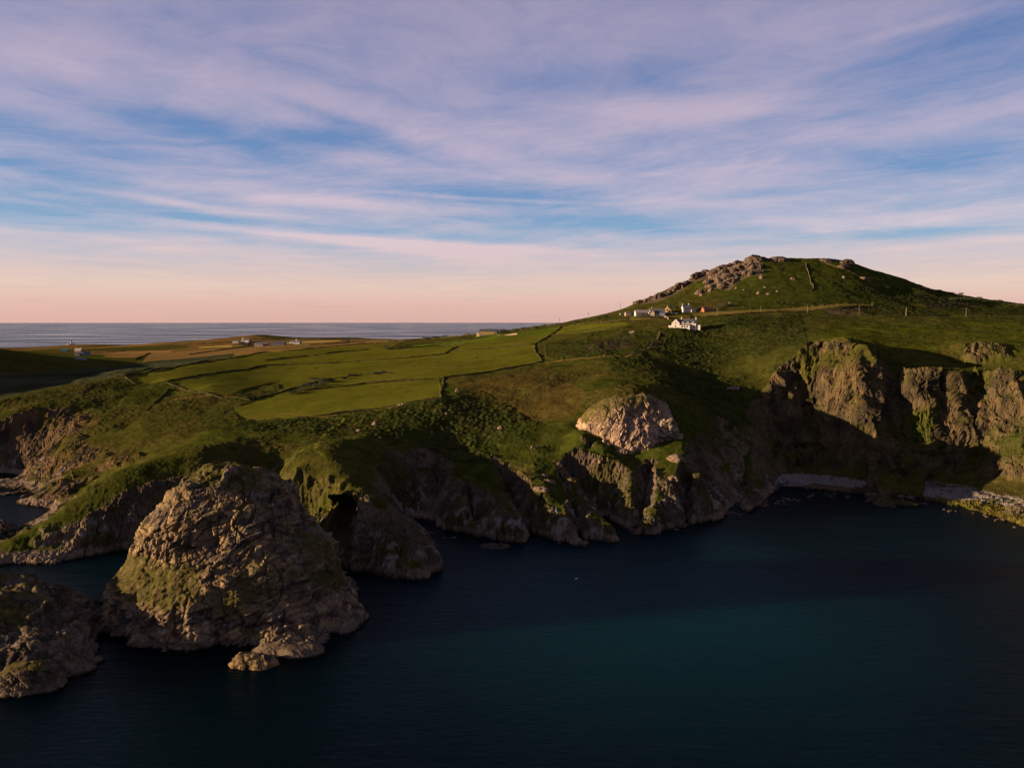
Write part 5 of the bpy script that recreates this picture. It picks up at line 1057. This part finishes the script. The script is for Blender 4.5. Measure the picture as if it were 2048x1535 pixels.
lbs = ['black cow grazing low in the middle of the cattle field','black cow lowest and rightmost in the cattle field','black cow near the top right of the cattle field','black cow beside a tuft left of the middle of the cattle field','small dark cow left of the top right one in the cattle field','dark cow close to the upper hedgebank of the cattle field','leftmost dark cow in the cattle field','dark cow by the hedge corner above the cattle field','dark cow left of centre under the upper hedgebank']
for k, ((x, y, rz), lb) in enumerate(zip(spots, lbs)):
    o = cow if k == 0 else cow.copy()
    if k: COL.objects.link(o)
    X, Y, Z = hit(x, y+1); o.location = (X, Y, Z-.05); o.rotation_euler = (0, 0, R(rz)); tag(o, lb, 'cow', 'cows in the cattle field')
sheep = beast('sheep', WOOL, .85, 1.35)
for k, (x, y, rz, lb) in enumerate([(799,811,60,'left one of two white sheep by the hedge of the lowest field'),(804,810,110,'right one of two white sheep by the hedge of the lowest field')]):
    o = sheep if k == 0 else sheep.copy()
    if k: COL.objects.link(o)
    X, Y, Z = hit(x, y); o.location = (X, Y, Z); o.rotation_euler = (0, 0, R(rz)); tag(o, lb, 'sheep', 'sheep by the hedge')
gull = skinned('gull', [(0,0,.08,.16),(.22,0,.10,.12),(-.25,0,.14,.09),(-.42,0,.18,.03),(.36,0,.25,.08),(.42,0,.36,.085),(.54,0,.34,.02)], [(0,1),(0,2),(2,3),(1,4),(4,5),(5,6)], plain('white_feathers', (.7,.7,.72), .8)); p = PZ(1152, 1157, 0); gull.location = (p[0], p[1], 0); gull.scale = (1.3, 1.3, 1.3); tag(gull, 'lone white gull floating on the dark open water', 'gull')
CARW = plain('white_car_paint', (.45,.45,.46), .3, .02, spec=.5); CARD = plain('dark_car_paint', (.04,.05,.08), .3, .02, spec=.5); TYRE = plain('tyre_rubber', (.01,.01,.01), .9)
def car(px, py, rot, mat, label, van=False):
    c = site(px, py, rot, 'van' if van else 'parked_car', label, 'van' if van else 'car', 'vehicles parked at the hamlet', dy=0); H = 2.1 if van else 1.5
    prof = [(-2.2, .35), (2.2, .35), (2.25, .8), (1.3, .95), (.75, H), (-1.9, H), (-2.2, .95)]; MB().prism(prof, 'y', -.9, .9).build('body', mat, c)
    MB().prism([(.72, H-.12), (1.2, 1.0), (-1.75, 1.0), (-1.7, H-.12)], 'y', -.93, .93).build('windows', GLASS, c)
    for x in (-1.4, 1.4):
        for y in (-.85, .85):
            b = bmesh.new(); bmesh.ops.create_cone(b, cap_ends=True, segments=14, radius1=.36, radius2=.36, depth=.22, matrix=Matrix.Translation((x, y, .36)) @ Matrix.Rotation(math.pi/2, 4, 'X')); m_ = bpy.data.meshes.new('wheel'); b.to_mesh(m_); b.free(); m_.materials.append(TYRE); o = bpy.data.objects.new('wheel', m_); COL.objects.link(o); o.parent = c
car(1345, 628, 10, CARW, 'white van parked right of the ochre stone house', True); car(1351, 628, -30, CARW, 'white car parked next to the white van'); car(1356, 628, 20, CARD, 'dark blue car parked right of the white car'); car(1243, 630, 5, CARW, 'white van standing alone left of the low shed', True)
